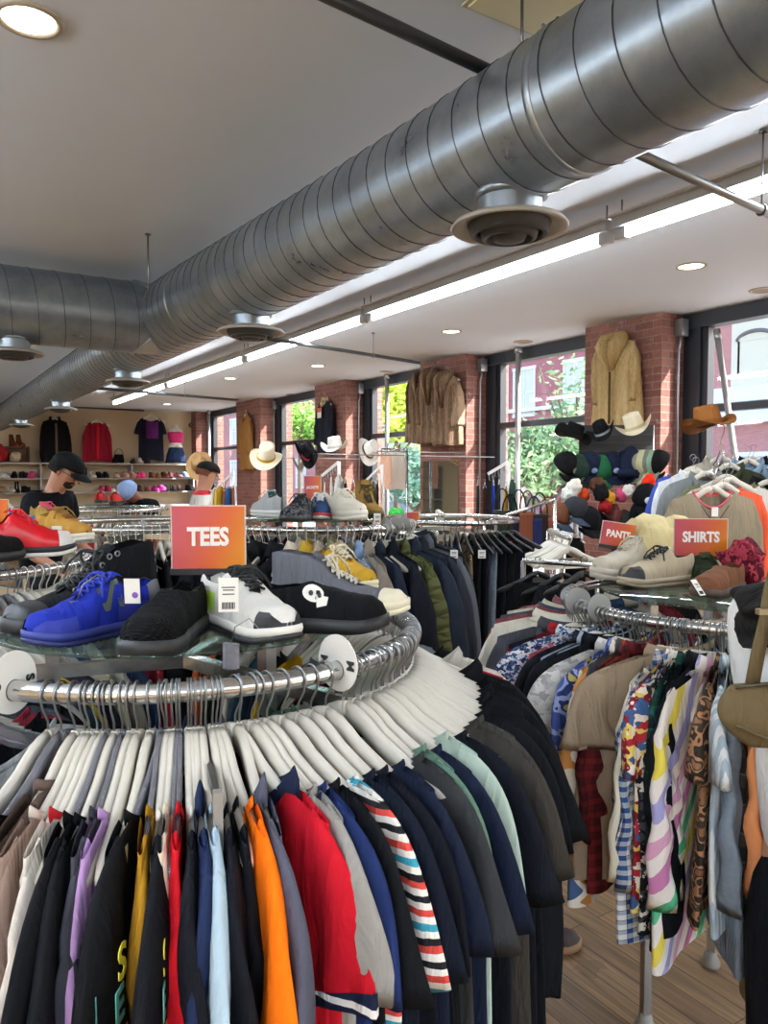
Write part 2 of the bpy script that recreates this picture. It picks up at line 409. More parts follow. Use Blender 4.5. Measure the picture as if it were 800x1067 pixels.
saddle = MB().tube([(DX-.02-.24*abs(math.sin(t)), BY+(BR+.004)*math.cos(t), BZ+(BR+.004)*math.sin(t)) for t in [2*PI*j/40 for j in range(40)]], .009, 6, loop=True)
saddle.build('saddle_flange', GALV, br_)
DIFM = plain('#aeaba5', .5, .1, 'diffuser_enamel'); DIFD = plain('#3d3c3b', .5, .2, 'diffuser_inner')
def diffuser(loc, label, r=.19, neck=.09):
    d = empty('ceiling_diffuser', label, 'air vent', loc, group='round air diffusers under the ducts')
    MB().lathe([(.105, neck), (.105, .012)], 32).build('neck', GALV, d)
    MB().lathe([(.10, .024), (.14, .02), (r-.01, .006), (r, -.006), (r-.004, -.012), (r-.025, -.008), (r-.04, .0), (.135, .004)], 40).build('rim', DIFM, d)
    q = MB().lathe([(.135, .002), (.125, -.03), (.112, -.034), (.108, -.006)], 36)
    q.lathe([(.098, -.006), (.088, -.042), (.074, -.045), (.070, -.02)], 36); q.lathe([(.062, -.02), (.05, -.048), (.02, -.052), (.001, -.052)], 36)
    q.build('cone', DIFD, d); MB().lathe([(.134, .0), (.10, .004), (.001, .004)], 24).build('throat', BPLAS, d)
    MB().lathe([(.118, neck+.012), (.122, neck-.004), (.106, neck-.01)], 32).build('collar', GALV, d)
    return d
for y, l in ((1.93, 'large grey round diffuser nearest the camera under the main duct'), (4.1, 'second round diffuser along the main duct, beside the branch'),
             (6.85, 'round diffuser on the main duct just past the branch'), (10.1, 'round diffuser far along the main duct'), (13.7, 'farthest round diffuser on the main duct, near the back wall')):
    diffuser((DX, y, 2.43), l)
p = ony(17, 352, BY); diffuser((p.x-.02, BY, 2.43), 'round diffuser under the branch duct at the left edge')
# ------------------------------------------------------------------ ceiling pipes and hangers
PIPE = plain('#4c4e50', .45, .6, 'dark_pipe')
def pipe(a, b, r, label, m=PIPE, hang=()):
    o = empty('ceiling_pipe', label, 'pipe')
    a = Vector(a); b = Vector(b)
    MB().tube([a, b], r, 12).build('pipe_run', m, o)
    for t in hang:
        q = a.lerp(b, t)
        MB().tube([(q.x, q.y, CEIL), (q.x, q.y, q.z+r)], .004, 6).lathe([(.018, 0), (.018, .008), (.005, .012)], 12, Matrix.Translation((q.x, q.y, CEIL-.014))).build('hanger_rod', STEEL, o)
        MB().tube([(q.x+(r+.003)*math.cos(u)*.0, q.y+(r+.004)*math.cos(u), q.z+(r+.004)*math.sin(u)) for u in [2*PI*j/14 for j in range(14)]], .005, 6, loop=True).build('ring_clamp', STEEL, o)
    return o
p0 = onz(345, -3, 2.9); p1 = onz(509, 74, 2.9)
pipe(p0+(p0-p1)*.9, p1, .02, 'dark pipe ending at the top of the near duct', hang=(.3, ))
p0 = onz(680, 167, 2.72); p1 = onz(800, 222, 2.72)
pipe(p0-(p1-p0)*.35, p1+(p1-p0)*1.5, .017, 'steel pipe leaving the duct to the right', STEEL, hang=(.45,))
p0 = onz(262, 350, 2.82); p1 = onz(437, 378, 2.82)
pipe(p0, p1, .018, 'dark pipe reaching from the duct to the brick pillar with fur coats', hang=(.68, ))
p0 = onz(85, 403, 2.76); p1 = onz(248, 417, 2.76)
pipe(p0, p1, .02, 'farther dark pipe reaching from the duct towards the back pillars', hang=(.62, ))
for (px, py, ln, lb) in ((154, 243, .36, 'thin threaded rod hanging beside the branch duct'), (544, -8, .2, 'threaded rod beside the pale ceiling panel')):
    q = onz(px, py, CEIL); o = MB().tube([(q.x, q.y, CEIL), (q.x, q.y, CEIL-ln)], .005, 6).lathe([(.02, 0), (.016, .006), (.006, .008)], 12, Matrix.Translation((q.x, q.y, CEIL-.01)))
    tag(o.build('threaded_rod', STEEL), lb, 'rod')
# pale access panel on the ceiling
q = onz(555, 2, CEIL)
o = empty('access_panel', 'small pale yellow panel on the ceiling above the duct', 'panel', (q.x, q.y, CEIL), 0)
MB().box((-.16, -.11, -.012), (.16, .11, 0)).build('panel_plate', plain('#cfc79d', .5), o, smooth=False)
MB().box((-.175, -.125, -.006), (.175, .125, 0)).build('panel_frame', plain('#b7b18e', .5), o, smooth=False)
# ------------------------------------------------------------------ fluorescent strips
TUBE = plain('#f4fbff', .3, 0, 'lit_tube', emit=42); CHAN = plain('#cfd2d6', .4, 0, 'fixture_enamel')
def strip(x, y0, y1, z, label, grp=None):
    o = empty('fluorescent_strip', label, 'ceiling light', (x, (y0+y1)/2, z), group=grp); h = (y1-y0)/2-.02
    MB().box((-.045, -h, .035), (.045, h, .085)).box((-.075, -h, .085), (.075, h, .095)).build('channel', CHAN, o, smooth=False)
    MB().tube([(0, -h+.07, 0), (0, h-.07, 0)], .019, 12).build('tube', TUBE, o)
    MB().box((-.022, -h, -.022), (.022, -h+.07, .04)).build('lamp_holder', CHAN, o, smooth=False)
    MB().box((-.022, h-.07, -.022), (.022, h, .04)).build('lamp_holder', CHAN, o, smooth=False)
    for yy in (-h+.03, h-.03): MB().tube([(0, yy, .09), (0, yy, CEIL-z)], .005, 6).build('suspension_rod', STEEL, o)
    return o
ys = [-3.2, -.45, 2.83, 5.35, 7.9, 10.8, 14.0]
nm = ['fluorescent strip light behind the view', 'bright fluorescent strip light nearest the camera at the right edge', 'fluorescent strip beyond the nearest joint bracket', 'fluorescent strip in the middle of the row of five', 'fluorescent strip fourth along the row towards the back', 'farthest fluorescent strip of the row, near the back wall']
for i in range(6): strip(3.22, ys[i], ys[i+1], 2.87, nm[i])
for y in ys[2:6]:
    pass
for i in range(6): strip(-1.6, -3.2+2.9*i, -3.2+2.9*(i+1)-.05, 2.62, 'fluorescent strip light of the parallel row left of the duct', 'left row of strips')
# recessed downlights
LENS = plain('#fff1d8', .4, 0, 'lit_lens', emit=14); DTRIM = plain('#a89c8a', .5, 0, 'downlight_trim'); DARKL = plain('#8b7763', .6, 0, 'unlit_reflector')
def downlight(px, py, lit, label, r=.085):
    q = onz(px, py, CEIL); o = empty('recessed_downlight', label, 'downlight', (q.x, q.y, CEIL), group=None)
    MB().lathe([(r*1.22, -.0005), (r*1.2, -.008), (r, -.01), (r*.93, -.002)], 32).build('trim_ring', DTRIM, o)
    MB().lathe([(r*.94, -.003), (.001, -.0035)], 24).build('lens', LENS if lit else DARKL, o)
for px, py, lit, l in ((30, 20, 1, 'large lit round downlight in the top left corner'), (720, 277, 1, 'lit downlight in front of the tan fur coat pillar'), (795, 302, 0, 'unlit downlight beside the right window'),
        (470, 345, 1, 'lit downlight in front of the brown fur coat pillar'), (545, 356, 0, 'unlit downlight before the second window'), (331, 381, 1, 'lit downlight before the black jacket pillar'),
        (403, 387, 0, 'unlit downlight before the third window'), (240, 394, 1, 'lit downlight left of the black jacket pillar'), (304, 411, 0, 'unlit downlight above the tan coat pillar'), (174, 421, 1, 'farthest lit downlight near the back wall'), (235, 427, 0, 'unlit downlight near the back right corner')):
    downlight(px, py, lit, l)
# conduits and boxes on the pillars' near faces
COND = plain('#9fa2a6', .35, .8, 'conduit')
for (px, py), (a, b) , l in (((706, 340), PY[2], 'the tan fur coat pillar'), ((500, 385), PY[3], 'the brown fur coat pillar'), ((374, 405), PY[4], 'the black jacket pillar'), ((287, 424), PY[5], 'the tan coat pillar'), ((222, 434), PY[6], 'the back corner pillar')):
    q = ony(px, py, a); x = min(max(q.x, XP+.06), XW-.12)
    o = empty('electrical_conduit', 'steel conduit and junction box running down '+l, 'conduit', (x, a-.03, 0))
    MB().box((-.045, -.05, CEIL-.20), (.045, .03, CEIL-.05)).build('junction_box', COND, o, smooth=False)
    MB().tube([(0, 0, CEIL-.2), (0, 0, CEIL-.25), (-.02, 0, CEIL-.32), (-.02, 0, .3)], .011, 8).build('conduit_tube', COND, o)
# ================================================================== GARMENTS AND HANGERS
# local frame of a hanger: x along the shoulders, y through the cloth, z up, origin at the centre of the rail
_hm = {}
def hanger_meshes(style):
    if style in _hm: return _hm[style]
    top = -.062; hook = []
    for k in range(15):
        a = math.radians(240-k*17.5); hook.append((.0185*math.cos(a), 0, .0185*math.sin(a)))   # over the rail
    hook = hook+[(.013, 0, -.020), (.004, 0, -.034), (0, 0, -.042), (0, 0, top-.01)]
    hk = MB().tube(hook, .0018, 6).mesh('hook', STEEL)
    m = {'white': WPLAS, 'clear': CPLAS, 'black': BPLAS, 'clip': STEEL}[style]
    b = MB()
    def arm(s):
        rs = []
        for k in range(13):
            t = k/12; x = s*(.004+.206*t); z = top-.008-.016*t-.078*t**1.2-(.012*math.sin(t*PI) if t < 1 else 0)+.010*math.sin(min(1, t*3)*PI)*.6
            hh = lerp(.016, .010, t)+.004*math.sin(t*PI); w = .0066 if style != 'clear' else .0045
            if k == 12: hh *= .5; w *= .6
            rs.append([(x, w, z-hh), (x, w, z+hh*.6), (x, w*.4, z+hh), (x, -w*.4, z+hh), (x, -w, z+hh*.6), (x, -w, z-hh)])
        b.rings(rs)
    arm(1); arm(-1)
    b.lathe([(.006, top-.012), (.008, top), (.005, top+.008), (.001, top+.009)], 10)
    if style == 'white':   # trouser bar
        b.tube([(-.165, 0, -.155), (-.14, 0, -.175), (.14, 0, -.175), (.165, 0, -.155)], .004, 6)
    _hm[style] = (hk, b.mesh('body', m)); return _hm[style]
STUFF = {'on': False, 'list': []}
class _H:
    scale = (1, 1, 1)
def hanger(loc, rz, label, style='white', parts=True, group=None, tilt=0):
    if STUFF['on']:
        h = _H(); h.loc = Vector(loc); h.rot = (0, tilt, rz); STUFF['list'].append(h); return h
    if parts:
        o = empty('clothes_hanger', label, 'hanger', loc, group=group, rot=(0, tilt, rz))
        hk, bd = hanger_meshes(style); link('body', bd, o); link('hook', hk, o)
    else:
        hk, bd = hanger_meshes(style)
        if ('j', style) not in _hm:
            m = MB(); 
            for q in (hk, bd): m.add([v.co for v in q.vertices], [tuple(p.vertices) for p in q.polygons])
            _hm[('j', style)] = m.mesh('hanger', bd.materials[0])
        o = link('clothes_hanger', _hm[('j', style)], None, loc, (0, tilt, rz)); tag(o, label, 'hanger', group)
    return o
KIND = {  # neck half width, shoulder half width, chest half width, length, sleeve length, thickness, hem flare
 'tee': (.160, .218, .245, .66, .21, .016, .01), 'polo': (.142, .218, .245, .68, .22, .018, .01),
 'shirt': (.088, .218, .255, .74, .25, .020, .015), 'longshirt': (.088, .218, .25, .75, .56, .022, .015),
 'longtee': (.150, .215, .245, .68, .56, .018, .01), 'sweat': (.105, .225, .255, .66, .56, .034, -.015), 'jacket': (.085, .228, .27, .70, .58, .050, .0),
 'coat': (.085, .232, .28, .88, .60, .058, .03), 'tank': (.10, .165, .235, .66, 0, .018, .01), 'pants': (0, .125, .115, .98, 0, .030, -.01), 'skirt': (0, .15, .2, .6, 0, .03, .06)}
_gm = {}
def zsh(u, nk, sh):
    a = abs(u)
    a = max(a, nk)
    return -.064-.068*(a/sh)**1.15
def garment_meshes(kind, v=0, open_front=False):
    key = (kind, v, open_front)
    if key in _gm: return _gm[key]
    nk, sh, w, L, sl, th, fl = KIND[kind]; rr = random.Random(hash((kind, v)) % 9999 if False else (sum(map(ord, kind))*31+v*7))
    L *= rr.uniform(.96, 1.05); p1, p2, p3 = (rr.uniform(0, 6) for _ in range(3)); A = th*.42
    def wob(u, q, z): return (A*1.35*q**.7+.0015)*(math.sin(u*24+p1+z*2.2)*.55+math.sin(u*43+p2-z*3)*.3)+.007*q*math.sin(z*5+p3)+.006*q*q*math.sin(p1*3)
    n, m = 44, 15; rs = []
    for k in range(m):
        q = k/(m-1); row = []
        for j in range(n):
            a = 2*PI*j/n; c = math.cos(a); s_ = math.sin(a)
            hw = interp(q, [(0, sh), (.3, w), (1, w+fl)])
            u = math.copysign(abs(c)**.75, c)*hw
            zt = zsh(max(-sh, min(sh, u)), nk, sh) if nk else -.13
            if nk and abs(u) < nk: zt -= (.085 if s_ < 0 else (.055 if nk > .13 else .024))*(1-(u/nk)**2)**.85
            if abs(u) > sh: zt -= (abs(u)-sh)*1.5
            zb = -.10-L+.012*math.sin(u*16+p2)
            z = zt+(zb-zt)*q**1.15
            t = max(th*(.30+.70*min(1, q*5)), .0095)*math.copysign(abs(s_)**.8, s_)
            if kind in ('sweat',): t *= 1-.25*max(0, (q-.9)*10)
            if open_front and s_ < 0: t += -.012*math.exp(-(u/.03)**2)*(1 if q > .02 else .3)
            row.append((u, t+wob(u, q, z), z))
        rs.append(row)
    parts = {}
    parts['body_cloth'] = MB().rings(rs, cap=False)
    if sl:
        long = sl > .4
        for s in (1, -1):
            N, M_ = 18, 13 if not long else 22
            aw = .098 if long else .1; drift = rr.uniform(-.02, .03)
            zs = zsh(sh, nk, sh)
            def outer(t):
                if long: P = ((sh-.03, zs+.012), (sh+.05, zs-.03), (sh+.075+drift, zs-sl*.55), (sh+.055+drift, zs-sl))
                else: P = ((sh-.03, zs+.012), (sh+.05, zs-.015), (sh+.075, zs-.10), (sh+.095+drift, zs-sl))
                a = 1-t; return tuple(a**3*P[0][i]+3*a*a*t*P[1][i]+3*a*t*t*P[2][i]+t**3*P[3][i] for i in (0, 1))
            def inner(t):
                if long: P = ((w-.09, zs-.20), (w-.03, zs-.22), (sh-.06+drift, zs-sl*.6), (sh-.04+drift, zs-sl-.005))
                else: P = ((w-.09, zs-.17), (w-.06, zs-.19), (w-.06, zs-.2), (sh-.075+drift, zs-sl-.035))
                a = 1-t; return tuple(a**3*P[0][i]+3*a*a*t*P[1][i]+3*a*t*t*P[2][i]+t**3*P[3][i] for i in (0, 1))
            rr2 = []; q1, q2 = rr.uniform(0, 6), rr.uniform(0, 6)
            for k in range(M_):
                t = k/(M_-1); o_ = outer(t); i_ = inner(t); row = []
                cx, cz = (o_[0]+i_[0])/2, (o_[1]+i_[1])/2; hx, hz = (o_[0]-i_[0])/2, (o_[1]-i_[1])/2
                for j in range(N):
                    a = 2*PI*j/N; c = math.cos(a); s_ = math.sin(a)
                    cc = math.copysign(abs(c)**.8, c); y = max(.0105, th*(.35+.65*min(1, t*3.5)))*s_*(.95 if not long else .85)
                    y += A*(.6+t)*math.sin(cc*4+q1+t*5)*.7+.006*t*math.sin(t*4+q2)
                    if long: y += .005*math.sin(t*26+q1+cc)*(1 if t > .3 else 0)
                    row.append((s*(cx+hx*cc), y, cz+hz*cc))
                rr2.append(row)
            # a turned hem: last ring slightly in and back up
            last = rr2[-1]; c0 = sum((Vector(p) for p in last), Vector())/N
            rr2.append([tuple(Vector(p).lerp(c0, .12)+Vector((0, 0, .012))) for p in last])
            parts['sleeve', s] = MB().rings(rr2, cap=False)
            parts['cuff', s] = MB().rings([[tuple(c0+(Vector(p)-c0)*1.035+Vector((0, 0, dzz))) for p in rr2[kk]] for kk, dzz in ((-4 if long else -3, 0), (-3, 0), (-2, -.002))] if True else [], cap=False)
    if nk:
        path = []
        for j in range(28):
            a = 2*PI*j/28; u = nk*1.0*math.cos(a); s_ = math.sin(a)
            z = zsh(u, nk, sh)+.004-(.085 if s_ < 0 else (.055 if nk > .13 else .024))*(1-(u/nk)**2)**.85
            path.append(Vector((u, th*.5*s_, z)))
        cb = MB()
        if kind in ('shirt', 'longshirt', 'polo', 'jacket', 'coat'):
            hgt = {'polo': .026, 'shirt': .034, 'longshirt': .034}.get(kind, .05)
            rs = []
            for p in path:
                d = Vector((p.x, p.y*3, 0)).normalized()
                rs.append([p, p+Vector((0, 0, hgt*.9)), p+Vector((0, 0, hgt))+d*.004, p+d*(.014+.01*(hgt > .04))+Vector((0, 0, hgt*.35)), p+d*(.016+.012*(hgt > .04))+Vector((0, 0, -.01-hgt*.25)), p+d*.006])
            cb.rings(rs, loop=True, cap=False)
        else:
            rs = [[p+Vector((p.x, p.y*3, 0)).normalized()*(.0035*math.cos(b))+Vector((0, 0, .008*math.sin(b))) for b in [2*PI*i/6 for i in range(6)]] for p in path]
            cb.rings(rs, loop=True, cap=False)
        parts['collar'] = cb
    if kind in ('shirt', 'longshirt', 'polo', 'jacket', 'coat'):   # button placket
        pl = MB(); rs = []
        z1 = -.175; z2 = -.09-L+.02 if kind != 'polo' else -.33
        for k in range(12):
            z = lerp(z1, z2, k/11); q = max(0, min(1, (-z-.1)/L))**(1/1.15); t = -th*(.22+.78*min(1, q*5))-.003
            rs.append([(u, t+wob(u, q, z), z) for u in (-.014, .014)])
        pl.rings(rs, closed=False, cap=False); parts['placket'] = pl
        bt = MB()
        for k in range(7 if kind != 'polo' else 3):
            z = lerp(z1-.02, z2+.05, k/6 if kind != 'polo' else k/3); q = max(0, min(1, (-z-.1)/L))**(1/1.15); t = -th*(.22+.78*min(1, q*5))-.005
            bt.ball((0, t+wob(0, q, z), z), .0055, 8, 4, (1, .5, 1))
        parts['buttons'] = bt
    _gm[key] = {k: (b.mesh(k if isinstance(k, str) else k[0], PAPER), k) for k, b in parts.items()}
    return _gm[key]
NPART = {'sleeve': 'sleeve', 'cuff': 'cuff'}
def garment(kind, cloth, loc, rz, label, name, cat, v=0, collar=None, cuff=None, sleeve=None, parts=('collar', 'sleeve'), tilt=0, group=None, scale=1, buttons=None):
    """cloth: colour or pattern; collar/cuff/sleeve: other cloth; group only for things nothing tells apart"""
    g = empty(name, label, cat, loc, group=group, rot=(0, tilt, rz)); g.scale = (scale,)*3
    main = fb(cloth); ms = garment_meshes(kind, v)
    for k, (me, _) in ms.items():
        n = k if isinstance(k, str) else k[0]
        if n == 'cuff' and not cuff: continue
        m = {'collar': fb(collar) if collar else main, 'cuff': fb(cuff) if cuff else main, 'sleeve': fb(sleeve) if sleeve else main}.get(n, main)
        if n == 'buttons':
            if not buttons: continue
            m = plain(buttons, .4); n = 'button_row'
        o = link(n, me, g, mat=m)
    return g
NAME = {'tee': ('tee_shirt', 'tee'), 'polo': ('polo_shirt', 'polo shirt'), 'shirt': ('button_shirt', 'shirt'), 'longshirt': ('long_sleeved_shirt', 'shirt'), 'longtee': ('long_sleeved_tee', 'shirt'),
        'sweat': ('sweatshirt', 'sweatshirt'), 'jacket': ('jacket', 'jacket'), 'coat': ('coat', 'coat'), 'tank': ('tank_top', 'top'), 'pants': ('trousers', 'trousers'), 'skirt': ('skirt', 'skirt')}
# ------------------------------------------------------------------ racks
def round_rack(c, z, label, glass_r=.365, glass_z=.028, feet=True, R_=.46, turn=.3, group=None):
    o = empty('round_clothes_rack', label, 'clothes rack', (c[0], c[1], 0), turn)
    MB().tube([(R_*math.cos(t), R_*math.sin(t), z) for t in [2*PI*j/72 for j in range(72)]], .0155, 12, loop=True).build('top_rail', CHROME, o)
    f = MB()
    for k in range(3):
        a = PI/6+k*2*PI/3; f.box((-.012, -.012, 0), (.012, .012, z), Matrix.Translation((.25*math.cos(a), .25*math.sin(a), 0)) @ Matrix.Rotation(a, 4, 'Z'))
    for k in range(3):
        a = PI/6+k*2*PI/3
        M = Matrix.Rotation(a, 4, 'Z')
        f.box((0, -.012, z-.075), (R_-.01, .012, z-.05), M)
        f.box((0, -.012, .48), (.25, .012, .505), M)
        f.box((R_-.03, -.006, z-.075), (R_-.015, .006, z), M)
    f.build('frame', CHROME, o, smooth=False)
    for k in range(3):
        a = PI/6+k*2*PI/3
        MB().lathe([(.001, 0), (.03, 0), (.032, .012), (.022, .03), (.018, .05), (.001, .05)], 14).build('foot', plain('#8d8a80', .5), o, loc=(.25*math.cos(a), .25*math.sin(a), 0))
    if glass_r:
        for k in range(3):
            a = PI/6+k*2*PI/3; MB().tube([(.25*math.cos(a), .25*math.sin(a), z-.02), (.25*math.cos(a), .25*math.sin(a), z+glass_z-.002)], .012, 10).build('shelf_support', CHROME, o)
        g = MB().lathe([(.001, -.004), (glass_r-.002, -.004), (glass_r, -.002), (glass_r, .002), (glass_r-.002, .004), (.001, .004)], 64)
        g.build('glass_shelf', SHELFG, o, loc=(0, 0, z+glass_z+.004))
    return o
gm2, gnt2, gb2 = _new('smoked_glass_shelf'); g_ = NG(gnt2)
tr_ = g_.n('BsdfTransparent'); tr_.inputs[0].default_value = (.50, .60, .58, 1); gl_ = g_.n('BsdfGlossy'); gl_.inputs['Roughness'].default_value = .04; gl_.inputs[0].default_value = (.9, .95, .93, 1)
mx_ = g_.n('MixShader'); fr_ = g_.n('LayerWeight'); fr_.inputs[0].default_value = .5
g_.l(g_.math('ADD', g_.math('MULTIPLY', g_.math('POWER', fr_.outputs['Facing'], 4), .6), .05), mx_.inputs[0]); g_.l(tr_.outputs[0], mx_.inputs[1]); g_.l(gl_.outputs[0], mx_.inputs[2]); g_.l(mx_.outputs[0], gnt2.nodes['Material Output'].inputs[0]); SHELFG = gm2
def pol(c, r, a, z): return (c[0]+r*math.cos(a), c[1]+r*math.sin(a), z)
def phi_c(c): return math.atan2(-c[1], -c[0])
def phi_px(c, z, px, r=.67, dz_=-.15, lo=-58, hi=78):
    best = None
    for k in range(lo*4, hi*4):
        a = phi_c(c)+math.radians(k/4); x = proj(*pol(c, r, a, z+dz_))[0]
        if best is None or abs(x-px) < best[0]: best = (abs(x-px), a)
    return best[1]
def divider(c, z, a, s, label, m=None, r=.046, R_=.46):
    """round size divider clipped over the rail, its face turned along the rail"""
    p = pol(c, R_, a, z); o = empty('size_divider', label, 'size divider', p, group=None, rot=(0, 0, a))
    b = MB(); n = 40; hole = .016; rs = []
    for j in range(n):
        t = 2*PI*j/n; rs.append([(hole*math.cos(t)*1.0, -.0012, hole*math.sin(t)), (r*math.cos(t), -.0012, r*math.sin(t)+.012), (r*math.cos(t), .0012, r*math.sin(t)+.012), (hole*math.cos(t), .0012, hole*math.sin(t))])
    b.rings(rs, loop=True, cap=False); b.build('disc', m or WPAPER, o, smooth=False)
    if s:
        for x, q in ((.033, -PI/2), (-.031, PI/2)):
            letters(s, .022, INK, o, (x, -.0022, .012), (PI/2, q, 0), .0008); letters(s, .022, INK, o, (x, .0022, .012), (PI/2, q, PI), .0008)
    return o
WPAPER = plain('#dfdeda', .45, 0, 'white_card')
def sign(text, p, w, h, label, rz, size, stem=.1, tilt=0, base=True, land=True):
    m, nt, b = _new('sunset_print'); g = NG(nt); tc = g.n('TexCoord'); sp = g.n('SeparateXYZ'); g.l(tc.outputs['Object'], sp.inputs[0])
    u = g.math('ADD', g.math('DIVIDE', sp.outputs[0], w), .5); v = g.math('ADD', g.math('DIVIDE', sp.outputs[2], h), .5)
    t = g.math('ADD', g.math('MULTIPLY', u, .75), g.math('MULTIPLY', g.math('SUBTRACT', 1, v), .25))
    g.l(g.ramp(t, [(.05, '#b04555'), (.35, '#b94a46'), (.62, '#c6592b'), (.95, '#cc7f1c')]), b.inputs['Base Color'])
    b.inputs['Roughness'].default_value = .25
    o = empty('sign_holder', label, 'sign', p, rot=(0, tilt, rz))
    MB().box((-w/2, -.0012, -h/2), (w/2, .0012, h/2)).build('sign_card', m, o, smooth=False)
    MB().box((-w/2-.003, .0015, -h/2-.002), (w/2+.003, .004, h/2+.002)).build('backing_plate', plain('#d9c9bf', .3), o, smooth=False)
    if text: letters(text, size, plain('#f3ece6', .5), o, (0, -.0022, 0), (PI/2, 0, 0), size*.04, scale=(.84, 1.05, 1))
    if base:
        MB().box((-w/2-.004, -.006, -h/2-.012), (w/2+.004, .010, -h/2)).build('channel_base', BPLAS, o, smooth=False)
        MB().tube([(0, .004, -h/2-.01), (0, .004, -h/2-stem)], .004, 8).lathe([(.03, -h/2-stem), (.03, -h/2-stem+.003), (.006, -h/2-stem+.006)], 20, Matrix.Translation((0, .004, 0))).build('stem', BPLAS, o)
    return o
# ------------------------------------------------------------------ shoes
P_HW = [(0, .006), (.03, .022), (.1, .033), (.3, .033), (.5, .039), (.7, .048), (.84, .046), (.94, .033), (.985, .018), (1, .004)]
TOPS = {'sneaker': [(0, .062), (.06, .072), (.18, .064), (.30, .062), (.40, .088), (.52, .076), (.66, .057), (.8, .045), (.92, .038), (1, .012)],
        'hightop': [(0, .150), (.08, .158), (.28, .150), (.38, .135), (.50, .086), (.66, .058), (.8, .046), (.92, .038), (1, .012)],
        'boot': [(0, .22), (.08, .225), (.30, .225), (.38, .18), (.48, .10), (.66, .065), (.8, .055), (.92, .045), (1, .012)],
        'slipon': [(0, .060), (.06, .068), (.2, .058), (.36, .064), (.46, .072), (.6, .062), (.75, .052), (.88, .045), (.95, .034), (1, .010)],
        'pump': [(0, .055), (.06, .058), (.2, .035), (.4, .02), (.55, .016), (.7, .026), (.85, .03), (.95, .02), (1, .006)]}
GAPS = {'sneaker': [(0, .004), (.06, .02), (.2, .027), (.34, .022), (.45, .013), (.62, .010), (.68, 0), (1, 0)],
        'hightop': [(0, .004), (.06, .024), (.2, .030), (.34, .026), (.42, .013), (.64, .010), (.70, 0), (1, 0)],
        'boot': [(0, .004), (.06, .024), (.2, .030), (.32, .026), (.40, .013), (.60, .010), (.66, 0), (1, 0)],
        'slipon': [(0, .004), (.06, .02), (.2, .028), (.34, .026), (.44, .012), (.5, 0), (1, 0)],
        'pump': [(0, .003), (.06, .018), (.2, .026), (.5, .032), (.68, .02), (.76, 0), (1, 0)]}
class Shoe:
    def __init__(s, kind, th=.028, heel=.006, chunk=1.0, tall=1.0):
        s.k = kind; s.th = th; s.heel = heel; s.c = chunk; s.tall = tall
    def sole_top(s, q): return s.th+s.heel*interp(q, [(0, 1), (.45, .3), (1, 0)])+.008*max(0, q-.8)*5
    def pt(s, q, t, side, out=0.0):
        hw = interp(q, P_HW)*s.c; g = min(interp(q, GAPS[s.k]), hw*.8); H = interp(q, TOPS[s.k])*s.tall
        if t > .5 and False: pass
        a = t*PI/2; bulge = 1+.05*math.sin(t*PI)
        y = g+(hw*bulge-g)*max(0, math.cos(a))**.75; z = s.sole_top(q)-.006+H*math.sin(a)**.85
        return Vector((q*.28, side*(y+out*math.cos(a)), z+out*math.sin(a)))
    def upper(s, q0=0, q1=1, t0=0, t1=1, out=0.0, n=30, m=8, sides=(1, -1)):
        b = MB()
        for sd in sides: b.rings([[s.pt(lerp(q0, q1, i/n), lerp(t0, t1, j/m), sd, out) for j in range(m+1)] for i in range(n+1)], closed=False, cap=False)
        return b
    def sole(s, lo=0.0, hi=None, flare=1.06, spring=.014, tooth=0):
        rs = []; n = 34
        for i in range(n+1):
            q = i/n; h = interp(q, P_HW)*s.c*flare+.001; zb = spring*max(0, (q-.72)/.28)**2; zt = s.sole_top(q)
            a = zb+(zt-zb)*lo; c = zb+(zt-zb)*(1 if hi is None else hi)
            if tooth and i % 2 == 0 and lo == 0: a += tooth
            x = (q*1.03-.012)*.28
            rs.append([(x, -h*.94, a), (x, -h*1.03, lerp(a, c, .45)), (x, -h*.97, c), (x, h*.97, c), (x, h*1.03, lerp(a, c, .45)), (x, h*.94, a)])
        return MB().rings(rs)
    def decal(s, polys, side, name, m, parent, out=.0018):
        b = MB()
        for poly in polys:
            pts = [s.pt(q, t, side, out) for q, t in poly]; b.add(pts, [tuple(range(len(pts)))])
        o = b.build(name, m, parent, smooth=False); return o
    def laces(s, q0, q1, n=6, r=.0024, bow=True):
        b = MB()
        for i in range(n):
            qa = lerp(q0, q1, i/(n-1)); qb = lerp(q0, q1, min(n-1, i+1)/(n-1))
            for sd in (1, -1):
                A = s.pt(qa, .93, sd, .004); B = s.pt(qb, .93, -sd, .004); mid = (A+B)/2+Vector((0, 0, .006))
                b.tube([A, mid, B], r, 6)
        if bow:
            c = s.pt(q0, 1, 1, .006); c.y = 0
            for sd in (1, -1):
                b.tube([c+Vector((0, sd*.03*math.sin(t), .012*math.sin(t)-.012*(1-math.cos(t))))+Vector((.02*math.sin(t/2), 0, 0)) for t in [PI*k/8 for k in range(9)]], r, 6)
                b.tube([c, c+Vector((.02, sd*.02, .004)), c+Vector((.035, sd*.035, -.015)), c+Vector((.04, sd*.045, -.035))], r, 6)
        return b
    def tongue(s, q0, q1, up=.018):
        b = MB(); rs = []
        for i in range(9):
            q = lerp(q0, q1, i/8); z = s.pt(q, 1, 1).z+up*(1-i/8)**2-.004+.002; w = .021-.004*i/8
            rs.append([(q*.28-.006*(1-i/8), y, z-.006*abs(y/w)**2) for y in [w*k/3 for k in range(-3, 4)]])
        b.rings(rs, closed=False, cap=False); return b
    def lining(s):
        """inside of the shoe: footbed"""
        rs = []
        for i in range(12):
            q = lerp(.02, .7, i/11); h = interp(q, P_HW)*s.c*.9; rs.append([(q*.28, y, s.sole_top(q)+.004) for y in (-h, 0, h)])
        return MB().rings(rs, closed=False, cap=False)
